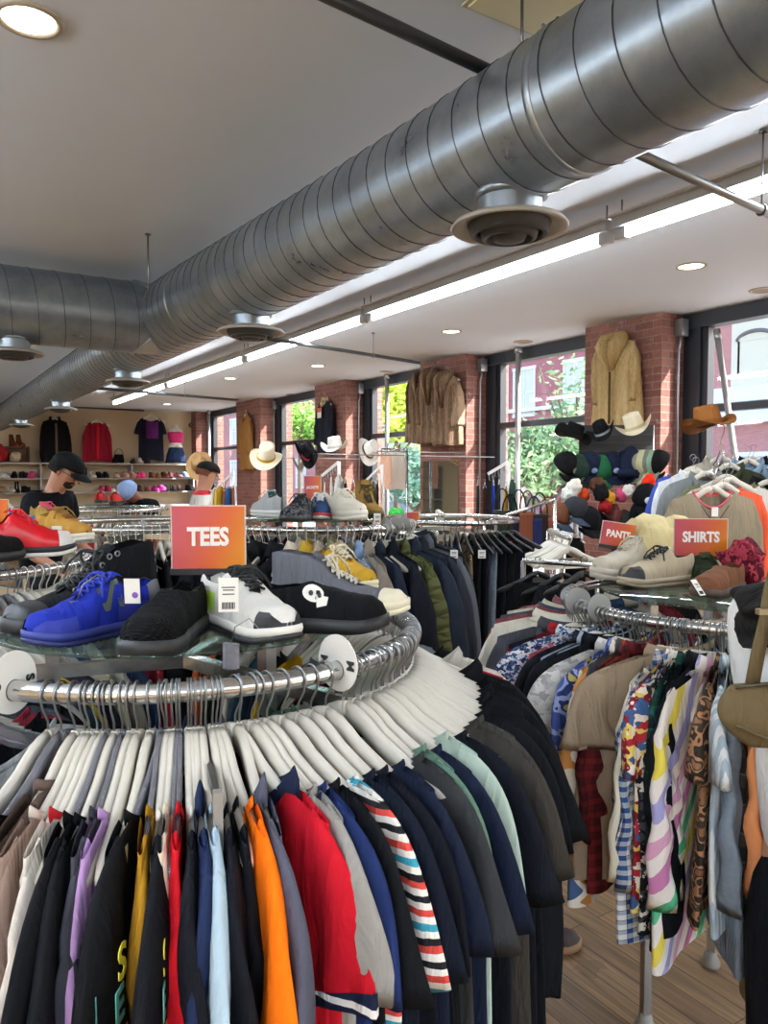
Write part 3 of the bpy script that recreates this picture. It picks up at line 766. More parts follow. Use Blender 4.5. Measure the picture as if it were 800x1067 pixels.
def shoe(kind, toe, heel, z, label, up, sole, lace=None, lining='#2a2a2a', mid=None, toecap=None, panels=(), th=.028, chunk=1.0, tall=1.0, name='sneaker', tongue=None, cat='shoe', group=None, L=None, detail=True, bow=True, toothed=0, heelcap=None, xyz=None, yaw=None, scale=None, pxin=True):
    S = Shoe(kind, th, chunk=chunk, tall=tall)
    if xyz is None:
        a = onz(*toe, z); b = onz(*heel, z); d = a-b; yaw = math.atan2(d.y, d.x); k = (L or d.length)/.28; loc = b if L is None else (a+b)/2-(d.normalized()*L/2)
    else: loc = xyz; k = scale or 1
    o = empty(name, label, cat, loc, yaw, group=group); o.scale = (k,)*3
    M = fb(up) if not hasattr(up, 'name') else up
    S.upper().build('upper', M, o)
    if mid:
        S.sole(.42, 1).build('midsole', plain(mid, .6), o); S.sole(0, .42, 1.05, tooth=toothed).build('outsole', plain(sole, .6), o)
    else: S.sole(tooth=toothed).build('sole', plain(sole, .6), o)
    S.lining().build('insole', fb(lining), o)
    if kind in ('sneaker', 'hightop', 'boot'):
        q0 = {'sneaker': .37, 'hightop': .36, 'boot': .34}[kind]
        S.tongue(q0-.01, .68).build('tongue', fb(tongue) if tongue else M, o)
        if lace: S.laces(q0+.04, .64, 6 if kind == 'sneaker' else 8, bow=bow).build('laces', plain(lace, .8), o)
    if toecap: S.upper(.82, 1, 0, 1 if kind != 'sneaker' else .8, .0015, 10, 8).build('toe_cap', plain(toecap, .6), o)
    if heelcap: S.upper(.0, .16, 0.25, 1, .0018, 8, 6).build('heel_counter', plain(heelcap, .7), o)
    for (q0, q1, t0, t1, c, nm) in panels:
      for sd in (1, -1): S.upper(q0, q1, t0, t1, .0016, 12, 5, (sd,)).build(nm, plain(c, .7), o)
    return o, S
def price_tag(p, rz, w, h, label, dot=None, lines=True, tilt=0, string=None):
    o = empty('price_tag', label, 'price tag', p, rot=(tilt, 0, rz))
    b = MB().box((-w/2, -.0004, -h), (w/2, .0004, 0)); b.build('tag_card', PAPER, o, smooth=False)
    if dot:
        n = 20; MB().add([(w*.18+.2*w*math.cos(2*PI*j/n), -.0009, -h*.66+.2*w*math.sin(2*PI*j/n)) for j in range(n)], [tuple(range(n))]).build('sticker', plain(dot, .5), o, smooth=False)
    if lines:
        b = MB()
        for k in range(9):
            x = lerp(-w*.3, w*.3, k/8); b.box((x-.0006*(1+k % 2), -.001, -h*.92), (x+.0006, -.0006, -h*.72))
        for k, (l, z) in enumerate(((.34, .3), (.28, .38), (.3, .5))): b.box((-w*l, -.001, -h*z), (w*l, -.0006, -h*z+.0018))
        b.build('printed_lines', INK, o, smooth=False)
    if string: MB().tube([Vector(q) for q in string], .0008, 5).build('string', PAPER, o)
    return o
# ================================================================== FRONT RACK (tees)
FC = (.486, 1.526); FZ = 1.305
round_rack(FC, FZ, 'large chrome round rack of tees with a glass shelf, nearest the camera')
BLK = '#121317'; NAVY = '#141a2b'; DNAVY = '#0f1522'; CHAR = '#36363c'
import re
_used = {}
def LASTL(s):
    _used[s] = _used.get(s, 0)+1; return ''
def place(c, z, a, spec, whose, r=.46, zs=1):
    """one garment on its hanger at angle a round the rack"""
    kind, cloth, desc = spec[:3]; k = dict(spec[3]) if len(spec) > 3 else {}
    y0 = k.pop('yaw', 0); a -= math.asin(.21*math.sin(y0)/.67); yaw = a+y0+R.uniform(-.02, .02); tilt = k.pop('tilt', 0)+R.uniform(-.02, .02); style = k.pop('hang', 'white')
    p = pol(c, r, a, z); nm, cat = NAME[kind]; nm = k.pop('name', nm); hl = k.pop('hlabel', None); grp = k.pop('group', None); zf = k.pop('zf', 1)
    g = garment(kind, cloth, p, yaw, desc, nm, cat, v=k.pop('v', R.randrange(4)), tilt=tilt, group=grp, **k)
    g.scale.z *= zs*zf
    hg = {'white': 'white plastic', 'clear': 'clear plastic', 'black': 'black plastic'}[style]
    short = re.split(r' on | beside | between | with |,| left of | right of | in front | just | at the | showing | behind | under ', desc)[0]; short += LASTL(short)
    hanger(p, yaw, hl or (' '.join(('%s hanger holding the %s' % (hg, desc)).split()[:16]) if not grp else '%s hanger among the %s' % (hg, grp)), style, tilt=tilt, group=grp and 'hangers of the '+grp)
    return g, yaw
stripe = ('hstripe', ['#e9e4dc', '#c9473f', '#1d1d1f', '#e9e4dc', '#3a93a8', '#e9e4dc', '#c9473f', '#e9e4dc', '#1d1d1f'], 13)
W1 = 'on the front tees rack'
front = [  # px of the shoulder tip in the photo, spec
 (-60, ('tee', '#4c5a66', 'slate blue tee off the left edge of the front rack')),
 (-36, ('tee', BLK, 'black tee at the left edge of the front rack', dict(hang='clear'))),
 (-14, ('sweat', '#5b4c44', 'brown sweatshirt at the left edge of the front rack')),
 (8, ('longtee', '#8a7468', 'taupe long-sleeved top beside the cream raglan with a red cuff', dict(collar='#d8cfc2'))),
 (30, ('longtee', '#dcd5cb', 'cream raglan top with red collar and red lower sleeve', dict(collar='#b51f26', sleeve=('hstripe', ['#b4161e', '#ddd6cc'], 1.45), v=1, hang='white'))),
 (49, ('tee', BLK, 'black tee just right of the cream raglan with red collar', dict(hang='clear'))),
 (62, ('tee', '#17181d', 'second black tee, left of the charcoal long tee')),
 (76, ('longtee', '#3a3a42', 'charcoal grey long tee left of the lilac tee', dict(hang='clear'))),
 (90, ('longtee', '#bb95c9', 'pale lilac long tee beside the rainbow lettered tee')),
 (113, ('tee', '#15161a', 'black tee with scattered rainbow letters beside the lilac tee', dict(hang='clear', v=2, yaw=-.22))),
 (146, ('longtee', '#a3761f', 'mustard yellow long tee beside the rainbow lettered tee', dict(hang='clear'))),
 (160, ('tee', '#15161b', 'black tee with white-edged collar and white gothic print', dict(collar='#e8e4de', v=1))),
 (171, ('longtee', '#ded3bd', 'cream ribbed top left of the bright red tee')),
 (184, ('longtee', '#c11622', 'bright red narrow top between cream and black tops', dict(hang='clear'))),
 (198, ('tee', '#14161d', 'black tee with white neckline right of the bright red top', dict(collar='#d9d9d6'))),
 (211, ('polo', '#1a2440', 'navy polo shirt beside the pale blue tee')),
 (223, ('tee', '#a9c0cf', 'pale blue tee behind the clip hanger')),
 (243, ('tee', '#16181f', 'black tee left of the orange tee')),
 (258, ('longtee', '#1a1c23', 'black long-sleeved tee under the orange tee')),
 (276, ('tee', '#f0700f', 'bright orange tee with its sleeve falling in a long strip', dict(yaw=.10))),
 (292, ('polo', '#4b4b57', 'slate grey polo with turned up collar beside the orange tee', dict(hang='white'))),
 (340, ('polo', '#b31423', 'red ringer tee with navy and white striped cuffs', dict(collar='#161c30', cuff=('hstripe', ['#161c30', '#161c30', '#e6e2dc', '#161c30'], 24), v=3, name='ringer_tee_shirt', yaw=.34, tilt=.03))),
 (356, ('tee', '#8d8a84', 'heather grey tee right of the red ringer tee', dict(yaw=.28))),
 (367, ('tee', '#1b2850', 'royal navy tee behind the striped tee', dict(yaw=.28))),
 (379, ('tee', '#111216', 'black tee with small white letters left of the striped tee', dict(v=1, yaw=.28))),
 (406, ('tee', stripe, 'tee in white, red, teal and black broken stripes', dict(v=2, yaw=.30))),
 (420, ('tee', '#111827', 'dark navy tee right of the striped tee', dict(yaw=.22))),
 (434, ('tee', '#10131c', 'blue-black tee between two dark navy tees', dict(v=0, yaw=.18))),
 (449, ('tee', NAVY, 'wide navy tee left of the washed charcoal tee', dict(v=3, yaw=.12))),
 (466, ('tee', '#2b2c2d', 'washed charcoal tee in front of the sage green tee', dict(v=1))),
 (478, ('tee', '#5f7a69', 'sage green tee among the dark tees', dict(v=0, scale=.93))),
 (488, ('tee', '#11182a', 'navy tee right of the sage green tee', dict(v=2))),
]
doneA = []
for px, sp in front:
    a = phi_px(FC, FZ, px, lo=-75); g, yaw = place(FC, FZ, a, sp, W1); doneA.append(a)
    if 'rainbow' in sp[2]:
        cols = ['#d4574d', '#d9cf3a', '#c9473f', '#5aa79a', '#b05a86', '#d9b62a', '#63a99b', '#c0577a', '#d9cf3a', '#9a6db5', '#4f9c8d', '#d4574d']
        for i, (ch, x, z) in enumerate((('O', .165, -.215), ('S', .235, -.235), ('C', .175, -.265), ('E', .245, -.28), ('R', .18, -.315), ('E', .235, -.335), ('S', .165, -.365), ('C', .235, -.385), ('O', .17, -.42), ('D', .225, -.43), ('I', .175, -.475), ('E', .235, -.485))):
            letters(ch, .055, plain(cols[i], .7), g, (x+.02, .031, z), (PI/2, 0, PI), .0012, name='printed_letter')
    if 'gothic' in sp[2]:
        rs = MB().tube([(.235+.05*math.cos(t), +.026, -.40+.06*math.sin(t)) for t in [PI*.05+PI*1.7*k/18 for k in range(19)]], .006, 6); rs.box((.205, .022, -.43), (.215, .03, -.38)).box((.228, .022, -.43), (.24, .03, -.385))
        rs.build('white_print', PAPER, g)
    if 'small white letters' in sp[2]:
        letters('ob', .05, PAPER, g, (.262, -.03, -.335), (PI/2, 0, 0), .001, name='printed_letters')
right_side = [('tee', '#a4b5a8', 'pale mint tee edge showing between navy tees', dict(scale=.92)), ('tee', '#12161f', 'dark tee right of the pale mint tee'),
 ('tee', '#2f2c28', 'brown-black washed tee on the right of the front rack'), ('tee', '#3a3733', 'faded black tee right of the brown-black tee'), ('tee', '#101218', 'black tee on the right curve, first past the faded tees'),
 ('tee', '#0f1116', 'black tee on the right curve of the front rack'), ('longtee', '#14161c', 'black long tee on the right curve of the front rack'), ('tee', '#101117', 'black tee on the right curve, near the red-collared top'),
 ('tee', '#1b1c20', 'charcoal tee on the right curve of the front rack'), ('tee', '#0e1015', 'deep black tee on the right curve below the red top'), ('polo', '#1a1a1d', 'black polo on the right curve of the front rack'),
 ('tee', '#b31628', 'dark red top showing under the white hangers at the right curve'), ('tee', '#d9d4ca', 'off-white top at the far right curve of the front rack'), ('polo', '#c9c3b8', 'pale grey polo at the far right curve, next to the white collars'),
 ('tee', '#e0dbd0', 'white tee at the far right curve behind the red top')]
a0 = phi_px(FC, FZ, 488)
for i, sp in enumerate(right_side):
    a = a0+math.radians(3.8+i*4.0); sp = sp[:3]+(dict(v=i % 4, **(sp[3] if len(sp) > 3 else {})),); place(FC, FZ, a, sp, W1)
a1 = a0+math.radians(3.8+len(right_side)*4.0)
# far side of the ring, seen through the gap under the glass
back = ['#1b1d22', '#6f7478', '#c4951c', '#22242a', '#30495c', '#d8d2c6', '#16241c', '#b3522a', '#101116', '#8a1f2c', '#1d2b45', '#7c7468', '#b0a38c', '#23202a', '#d0aa22', '#3f4a50', '#e0dcd4', '#1a1b20', '#46525a', '#903040', '#15161b', '#c5c9cc']
bn = ['black', 'mid grey', 'golden yellow', 'charcoal', 'steel blue', 'cream', 'dark green', 'rust orange', 'jet black', 'wine red', 'blue', 'khaki', 'sand', 'plum black', 'bright yellow', 'slate', 'white', 'soft black', 'blue-grey', 'crimson', 'inky black', 'silver grey']
aend = phi_px(FC, FZ, -60, lo=-75)+2*PI
for i, c in enumerate(back):
    a = a1+math.radians(2)+(aend-a1-math.radians(14))*i/len(back)
    place(FC, FZ, a, ('tee', c, '%s tee on the far side of the front rack' % bn[i], dict(v=i % 4, hang='white' if i % 3 else 'clear')), '')
# empty hangers pushed together between the tees
EH = 'empty hangers on the front rack'
for px in (14, 40, 104, 128, 178, 205, 250):
    a = phi_px(FC, FZ, px, lo=-75); st_y = R.choice(['white', 'white', 'white', 'clear'])
    hanger(pol(FC, .46, a, FZ), a+R.uniform(-.06, .06), '%s hanger squeezed empty between the tees of the front rack' % {'white': 'white plastic', 'clear': 'clear plastic'}[st_y], st_y, group='%s empty hangers on the front rack' % st_y)
for k in range(30):
    a = a0+math.radians(5.5+k*2.9)
    hanger(pol(FC, .46, a, FZ), a+R.uniform(-.05, .05), 'white plastic hanger without clothes on the right curve of the front rack', 'white', group='white hangers on the right curve of the front rack')
# clip hanger for the pale blue tee
a = phi_px(FC, FZ, 230); p = pol(FC, .46, a, FZ)
o = empty('clip_hanger', 'chrome clip hanger with a grey bar ending in a white tip', 'hanger', p, rot=(0, 0, a))
MB().tube([(.0185*math.cos(math.radians(240-k*17.5)), 0, .0185*math.sin(math.radians(240-k*17.5))) for k in range(15)]+[(.013, 0, -.02), (.002, 0, -.036), (0, 0, -.09)], .0021, 6).build('hook', STEEL, o)
MB().box((0, -.004, -.10), (.18, .004, -.085)).build('bar', STEEL, o, smooth=False)
MB().box((.17, -.006, -.20), (.185, .006, -.08)).build('clip_jaw', plain('#8a8680', .4), o, smooth=False)
MB().ball((.178, 0, -.205), .011, 10, 6, (1, .8, 1.2)).build('clip_tip', WPLAS, o)
divider(FC, FZ, phi_px(FC, FZ, 14, r=.46, dz_=0, lo=-75), 'S', 'round white size divider marked S at the left end of the front rail')
divider(FC, FZ, phi_px(FC, FZ, 352, r=.46, dz_=0), 'M', 'round white size divider marked M on the front rail')
# ------------------------------------------------------------------ things on the front glass shelf
GZ = FZ+.028+.008
p = at(217, 560, 1.50)
sign('TEES', p, .140, .122, 'square orange sign reading TEES on the front glass shelf', FACE+.05, .046, stem=p.z-GZ-.0615)
HT, HS = shoe('hightop', (4, 668), (160, 640), GZ, 'black canvas high-top sneaker with black toe at the left of the front shelf', '#17181b', '#1c1c1e', lace='#141416', toecap='#222224', tall=.72, L=.30, mid=None, name='high_top_sneaker')
for sd in (1, -1):
    for k in range(7):
        c = HS.pt(lerp(.34, .62, k/6), .80, sd, .003); MB().tube([c+Vector((.0045*math.cos(t), 0, .0045*math.sin(t))) for t in [2*PI*j/12 for j in range(12)]], .0014, 5, loop=True).build('eyelet', STEEL, HT)
o, S = shoe('sneaker', (27, 678), (164, 652), GZ, 'blue suede running sneaker with a dark letter N on its side', '#1a2888', '#1e245a', lace='#1f31a0', lining='#3a3c44', mid='#27337c', toothed=.004, heelcap='#55565a', panels=((.74, .985, 0, .42, '#1a2a8c', 'mudguard'), (.17, .42, .05, .34, '#1a2a8c', 'side_overlay')))
N_ = [((.33, .25), (.385, .25), (.385, .80), (.33, .80)), ((.50, .25), (.555, .25), (.555, .80), (.50, .80))]
for sd in (1, -1):
    for poly in ([(.37, .22), (.41, .22), (.44, .80), (.40, .80)], [(.41, .80), (.445, .80), (.53, .24), (.49, .24)], [(.49, .22), (.53, .22), (.56, .78), (.52, .78)]):
        S.decal([poly], sd, 'side_letter', plain('#34402f', .5), o, out=.0045)
o, S = shoe('slipon', (143, 690), (203, 655), GZ, 'black quilted knit slip-on shoe behind the size rail, left of the TEES stem', ('quilt', ['#141416'], 110), '#1d1d1f', L=.26, name='slip_on_shoe')
shoe('sneaker', (296, 672), (222, 650), GZ, 'white running shoe with black toe guard and black laces', '#d9d7d2', '#1a1a1b', lace='#131315', mid='#e8e6e1', toecap=None, L=.27, lining='#1b1b1d', tongue='#2a2a2c', panels=((.86, 1, 0, .55, '#151517', 'toe_guard'), (.08, .3, .1, .5, '#b5e04a', 'side_flash')), name='running_shoe')
o, S = shoe('slipon', (378, 657), (282, 655), GZ, 'black velvet slipper with a white skull printed on the side', '#101012', '#141415', L=.255, name='velvet_slipper')
for sd in (1, -1):
    S.decal([[(.50+.075*math.cos(t), .55+.24*math.sin(t)) for t in [2*PI*k/18 for k in range(18)]], [(.53, .22), (.60, .30), (.61, .5), (.52, .5)]], sd, 'skull_print', PAPER, o, .002)
    S.decal([[(cx+.016*math.cos(t), .50+.07*math.sin(t)) for t in [2*PI*k/12 for k in range(12)]] for cx in (.485, .545)]+[[(.515, .38), (.525, .38), (.52, .46)]], sd, 'skull_socket', INK, o, .0028)
shoe('hightop', (408, 641), (300, 637), GZ, 'grey suede high-top sneaker with cream laces and long cream toe', '#5d5d63', '#e5ddc2', lace='#cdc6b8', mid='#e6dec4', toecap='#e2dac0', lining='#a9a296', L=.28, name='high_top_sneaker', tall=.62)
shoe('sneaker', (392, 619), (322, 606), GZ, 'mustard yellow canvas sneaker behind the grey high-top', '#b98f2c', '#e2d8b8', lace='#ddd4bd', L=.24, mid='#e2d8b8', name='canvas_sneaker')
shoe('boot', (262, 628), (232, 612), GZ, 'black leather boot behind the white running shoe', '#17171a', '#111', lace=None, L=.26, name='ankle_boot', tall=.85)
p = at(137, 603, 1.26); price_tag(p, FACE, .026, .042, 'white price tag with a purple dot on the blue sneaker', dot='#7a4fa8', lines=False, tilt=.1)
p = at(238, 602, 1.24); price_tag(p, FACE+.1, .032, .055, 'white barcode tag standing over the white running shoe', tilt=-.1)
def security_tag(p, rz, label):
    o = empty('security_tag', label, 'security tag', p, rz)
    MB().box((-.012, -.006, -.022), (.012, .004, .018)).build('tag_case', CPLAS, o, smooth=False)
    MB().tube([(0, 0, .018), (.01, -.004, .045), (.035, -.002, .06), (.05, .0, .045)], .001, 5).build('wire', STEEL, o)
security_tag(at(80, 637, 1.27), FACE+.6, 'small clear security tag clipped on the blue sneaker')
security_tag(at(241, 682, 1.19), FACE-.4, 'small clear security tag hanging below the white running shoe')

# ================================================================== RIGHT RACK (shirts)
RC = (2.039, 1.345); RZ = 1.251
round_rack(RC, RZ, 'chrome round rack of shirts on the right with shoes on its glass shelf', glass_z=.028, turn=.19)
W2 = 'on the right shirts rack'
floral = ('floral', ['#e3c768', '#7a1f2a', '#3e5c8a', '#efe7d8', '#a52a34'], 38)
past = ('dstripe', ['#eee8e2', '#d9a5c4', '#eee8e2', '#a9a6d8', '#eee8e2', '#e8d65a', '#eee8e2', '#5dbf92', '#eee8e2', '#c77fae'], 4.5)
camo = ('blotch', ['#2c2620', '#9c7152', '#3a3028', '#7d5a41'], 26)
green = ('plaid', ['#10201f', '#163a32', '#24524a'], 17)
redp = ('plaid', ['#3b1214', '#6b1c1e', '#1a1315'], 22)
rust = ('plaid', ['#5d2a20', '#8d3d26', '#25191a'], 20)
bwp = ('floral', ['#15151a', '#d9d4ca', '#15151a', '#3a3a40'], 55)
pais = ('floral', ['#d2d1cc', '#c0beb9', '#dcdbd6', '#a9a7a3'], 48)
right = [
 (512, ('sweat', '#ded8ca', 'cream cardigan at the left end of the shirts rack', dict(v=1))),
 (521, ('longshirt', '#3f4045', 'charcoal shirt beside the cream cardigan', {})),
 (531, ('longshirt', ('plaid', ['#15151a', '#a01c26', '#1b1b1f'], 7), 'black and red buffalo check shirt on the left of the shirts rack', {})),
 (541, ('shirt', ('floral', ['#c9d2e0', '#39507d', '#1d2a4a', '#e8e6e2'], 75), 'blue and white patterned short-sleeved shirt', {})),
 (552, ('longtee', '#a94f5c', 'dusty rose long tee beside the blue patterned shirt', {})),
 (560, ('shirt', '#1b1c22', 'black shirt right of the rose long tee', {})),
 (566, ('longshirt', '#9aa6b8', 'pale blue-grey shirt left of the grey paisley shirt', {})),
 (571, ('shirt', '#14161d', 'black shirt just left of the grey paisley shirt', {})),
 (583, ('shirt', pais, 'light grey paisley short-sleeved shirt', dict(yaw=-.25, v=2, scale=1.08))),
 (601, ('shirt', ('blotch', ['#3d4c86', '#8f9bc4', '#27305a', '#b0a05a'], 22), 'blue marbled print shirt right of the grey paisley shirt', {})),
 (606, ('longshirt', ('blotch', ['#dcd3c0', '#c98a4a', '#e9e2d3', '#4a6288'], 9), 'cream shirt with orange and blue abstract shapes', dict(v=1, scale=1.02))),
 (610, ('longshirt', '#3d4046', 'charcoal shirt right of the abstract cream shirt', dict(scale=.92))),
 (615, ('longshirt', rust, 'rust plaid flannel shirt left of the tan shirt', dict(scale=.92))),
 (621, ('longshirt', redp, 'dark red plaid shirt with pale buttons hanging long', dict(buttons='#d9cfc6', v=1, scale=.95))),
 (633, ('shirt', '#8c7a66', 'tan shirt with its wide sleeve folded towards the camera', dict(yaw=-.55, v=0, scale=1.12, zf=.85))),
 (676, ('longshirt', bwp, 'black shirt with small white pattern right of the floral shirt', dict(yaw=-.1))),
 (657, ('longtee', '#dcd8c4', 'cream long-sleeved tee left of the red floral shirt', dict(v=3, yaw=-.12, scale=1.04))),
 (670, ('shirt', floral, 'red, yellow and blue floral short-sleeved shirt', dict(yaw=-.12, v=1, scale=1.04))),
 (663, ('longshirt', ('plaid', ['#d9dbd8', '#2e4d80', '#16264c'], 36), 'blue and white gingham shirt below the floral shirt', dict(scale=1.08))),
 (686, ('longshirt', green, 'dark green and navy plaid shirt', dict(v=2, scale=1.04, yaw=-.12))),
 (693, ('longshirt', '#11151c', 'black shirt left of the pastel striped shirt', dict(yaw=-.2))),
 (703, ('longshirt', past, 'white shirt with pastel pink, yellow and green stripes', dict(yaw=-.38, v=0, scale=1.12))),
 (736, ('shirt', camo, 'brown camouflage shirt right of the pastel striped shirt', dict(yaw=-.12))),
 (762, ('longshirt', ('denim', ['#66717e', '#7e8995'], 1), 'faded slate blue denim shirt', dict(yaw=.25, v=1, scale=1.06))),
 (750, ('shirt', ('vstripe', ['#a9bccb', '#dfe5e8'], 60), 'pale blue pinstriped shirt right of the denim shirt', {})),
 (773, ('longshirt', ('plaid', ['#1c1b1d', '#3b342f', '#55483c'], 12), 'dark brown plaid shirt left of the peach shirt', {})),
 (786, ('longshirt', '#d98f5e', 'peach orange shirt beside the olive shoulder bag', dict(yaw=.1))),
 (797, ('longshirt', '#cf8a5c', 'deeper peach shirt at the right edge of the photo', {})),
 (806, ('pants', '#8c7a5e', 'tan trousers hanging low at the right edge of the photo', dict(scale=1.12))),
 (830, ('longshirt', '#5a5c66', 'grey shirt beyond the right edge', {})),
 (852, ('shirt', '#34353c', 'dark grey shirt beyond the right edge', {}))]
for px, sp in right:
    a = phi_px(RC, RZ, px, lo=-75); place(RC, RZ, a, sp, W2, zs=.74 if sp[0] in ('longshirt', 'longtee', 'sweat') else .70)
for i, (c, n) in enumerate((('#d8d2c2', 'cream'), ('#6d3a3a', 'maroon'), ('#3b4150', 'slate'), ('#c2bda8', 'stone'))):
    a = phi_c(RC)+math.radians(-77-i*6); place(RC, RZ, a, ('longshirt', c, '%s shirt at the far left curve of the shirts rack' % n), '', zs=.7)
for i in range(12):
    a = phi_c(RC)+math.radians(-105-i*14); c, n = [('#7a4a52', 'mauve'), ('#2c3c52', 'navy'), ('#b0a898', 'beige'), ('#8a2f3a', 'red'), ('#1b1c20', 'black'), ('#cfd3d6', 'white'), ('#5a7a8c', 'teal blue'), ('#c46a3a', 'orange'), ('#3e4a3a', 'forest green'), ('#b8862c', 'ochre'), ('#d5b8c0', 'pink'), ('#46413c', 'brown')][i]
    place(RC, RZ, a, ('shirt', c, '%s shirt on the far side of the shirts rack' % n), '', zs=.7)
EH2 = 'empty white hangers on the shirts rack'
for k in range(34):
    a = phi_c(RC)+math.radians(-70+k*3.1+R.uniform(-.6, .6))
    hanger(pol(RC, .46, a, RZ), a+R.uniform(-.08, .08), 'white plastic hanger showing between shirts on the right rack', 'white', group='white hangers between shirts on the right rack')
CDISC = plain('#cfd0cd', .25, 0, 'clear_disc', trans=.5)
divider(RC, RZ, phi_px(RC, RZ, 601, r=.46, dz_=0), '', 'round clear size divider farther left on the shirts rail', CDISC, .038)
divider(RC, RZ, phi_px(RC, RZ, 624, r=.46, dz_=0), '', 'round clear size divider nearer on the shirts rail', CDISC, .038)
RG = RZ+.036
p = at(730, 560, 2.35); sign('SHIRTS', p, .155, .112, 'orange sign reading SHIRTS above the right rack', FACE-.1, .042, stem=p.z-RG-.056)
p = at(644, 557, 2.5); sign('PANTS', p, .105, .075, 'small tilted orange sign reading PANTS left of the SHIRTS sign', FACE-.15, .030, stem=p.z-RG-.04, tilt=.14)
shoe('sneaker', (612, 606), (700, 600), RG, 'cream chunky sneaker at the left of the right glass shelf', '#cbc3b2', '#bdb5a4', lace='#d8d2c4', mid='#d3ccbe', L=.29, chunk=1.1, th=.036)
shoe('sneaker', (656, 612), (712, 608), RG, 'beige trail sneaker with black toe and black laces on the right shelf', '#b3a58c', '#9a8d76', lace='#17171a', mid='#b8aa92', toecap='#1a1a1c', L=.27, tongue='#cfc8ba')
shoe('sneaker', (745, 616), (722, 600), RG, 'dark green and black trail shoe under the SHIRTS sign', '#26301f', '#1b1d18', lace='#3c4a2c', L=.26, mid='#2b2f26')
shoe('slipon', (720, 626), (775, 614), RG, 'brown suede loafer at the front edge of the right shelf', '#6b4631', '#3a281d', L=.24, name='loafer')
p = at(722, 604, 2.05); price_tag(p, FACE+.5, .022, .05, 'white price tag lying against the shoes on the right shelf', tilt=-.7)
def bundle(p, r, cloth, label, name, cat, sx=1, sz=.6, seed=1):
    b = MB(); n = 22; rs = []
    for i in range(15):
        th_ = PI*(i+.05)/14.1; row = []
        for j in range(n):
            a = 2*PI*j/n; v = Vector((math.sin(th_)*math.cos(a), math.sin(th_)*math.sin(a), -math.cos(th_)))
            k = 1+.35*noise.noise(v*1.8+Vector((seed, 0, 0)))+.22*(1-abs(noise.noise(v*3.5+Vector((0, seed, 0))))*4)*.5
            row.append((v.x*r*k*sx, v.y*r*k, max(-.98*sz, v.z*k*sz)*r+sz*r))
        rs.append(row)
    o = b.rings(rs).build(name, fb(cloth), loc=p); o.rotation_euler = (0, 0, FACE); return tag(o, label, cat)
bundle(onz(772, 612, RG), .062, ('floral', ['#6e1b2b', '#a33a4a', '#4a0f1c'], 60), 'crumpled dark red beaded bag on the right shelf', 'beaded_bag', 'bag', 1, 1.1, 3)
bundle(onz(690, 600, RG), .13, '#dfcf9c', 'pale yellow folded sweater heaped behind the PANTS sign', 'folded_sweater', 'sweater', 1.0, .75, 5)
bundle(onz(660, 597, RG), .05, '#20252f', 'dark navy cloth bundle behind the cream sneaker', 'folded_trousers', 'trousers', 1.6, .5, 7)

# ================================================================== JACKETS RACK (middle)
JC = (1.70, 3.30); JZ = 1.385
round_rack(JC, JZ, 'round rack of jackets in the middle behind the TEES sign', turn=.2)
W3 = 'on the jackets rack'
jk = [(178, 'jacket', BLK, 'black jacket at the left of the jackets rack'), (200, 'coat', '#16171b', 'long black coat behind the TEES sign'), (224, 'jacket', '#1a1b20', 'black padded jacket right of the TEES sign'),
 (246, 'coat', '#131418', 'black wool coat above the white running shoe'), (268, 'jacket', '#17181d', 'black jacket left of the cream hooded jacket'), (292, 'jacket', '#b3a790', 'beige jacket with a pale hood and orange piping'),
 (312, 'jacket', '#b08f2e', 'mustard jacket behind the grey high-top'), (330, 'jacket', ('fur', ['#3c3430', '#8d8073', '#b8ab9c'], 1), 'grey fur-collared jacket in the middle of the jackets rack'), (346, 'jacket', '#6b6a4c', 'khaki green jacket right of the fur-collared jacket'),
 (360, 'coat', '#a3957a', 'sand coloured coat between khaki and plaid jackets'), (372, 'jacket', ('plaid', ['#4c463e', '#7c7264', '#2d2925'], 12), 'brown plaid jacket beside the denim jacket'),
 (384, 'jacket', ('denim', ['#6a84a8', '#8ba2c0'], 1), 'light blue denim jacket'), (396, 'coat', '#7d7468', 'taupe coat right of the denim jacket'), (412, 'jacket', ('puffer', ['#1c2330'], 9), 'dark navy puffer jacket'),
 (430, 'coat', '#191d26', 'long dark navy coat left of the olive jacket'), (444, 'coat', ('quilt', ['#4c4f2e'], 16), 'long olive quilted coat')]
for px, k, c, d in jk:
    a = phi_px(JC, JZ, px, lo=-80, hi=62); place(JC, JZ, a, (k, c, d, dict(scale=1.04, collar='#cfc5b2' if 'pale hood' in d else None)), '')
aj = phi_px(JC, JZ, 444, lo=-80, hi=62)
for i, (k, c, d) in enumerate((('coat', '#1d2430', 'navy wool coat right of the olive quilted coat'), ('coat', '#20242c', 'blue-black raincoat on the right of the jackets rack'), ('coat', '#4b4f56', 'mid grey coat on the right of the jackets rack'),
        ('coat', '#15171c', 'black overcoat on the right of the jackets rack'), ('coat', '#272a30', 'charcoal overcoat at the far right of the jackets rack'), ('jacket', '#111318', 'black bomber jacket on the far curve of the jackets rack'), ('coat', '#2b2f38', 'slate coat on the far curve of the jackets rack'))):
    place(JC, JZ, aj+math.radians(8+i*8), (k, c, d, dict(scale=1.08)), '')
STUFF['on'] = True
for k in range(34):
    a = phi_c(JC)+math.radians(-75+k*5+R.uniform(-1, 1)); hanger(pol(JC, .46, a, JZ), a, 'white plastic hanger between coats on the jackets rack', R.choice(['white', 'white', 'clear']), parts=False, group='hangers between coats on the jackets rack')
STUFF['on'] = False
JG = JZ+.036
p = at(325.5, 508, 3.55); sign('JACKETS', p, .075, .105, 'small upright orange sign reading JACKETS on the middle rack', FACE, .017, stem=p.z-JG-.053)
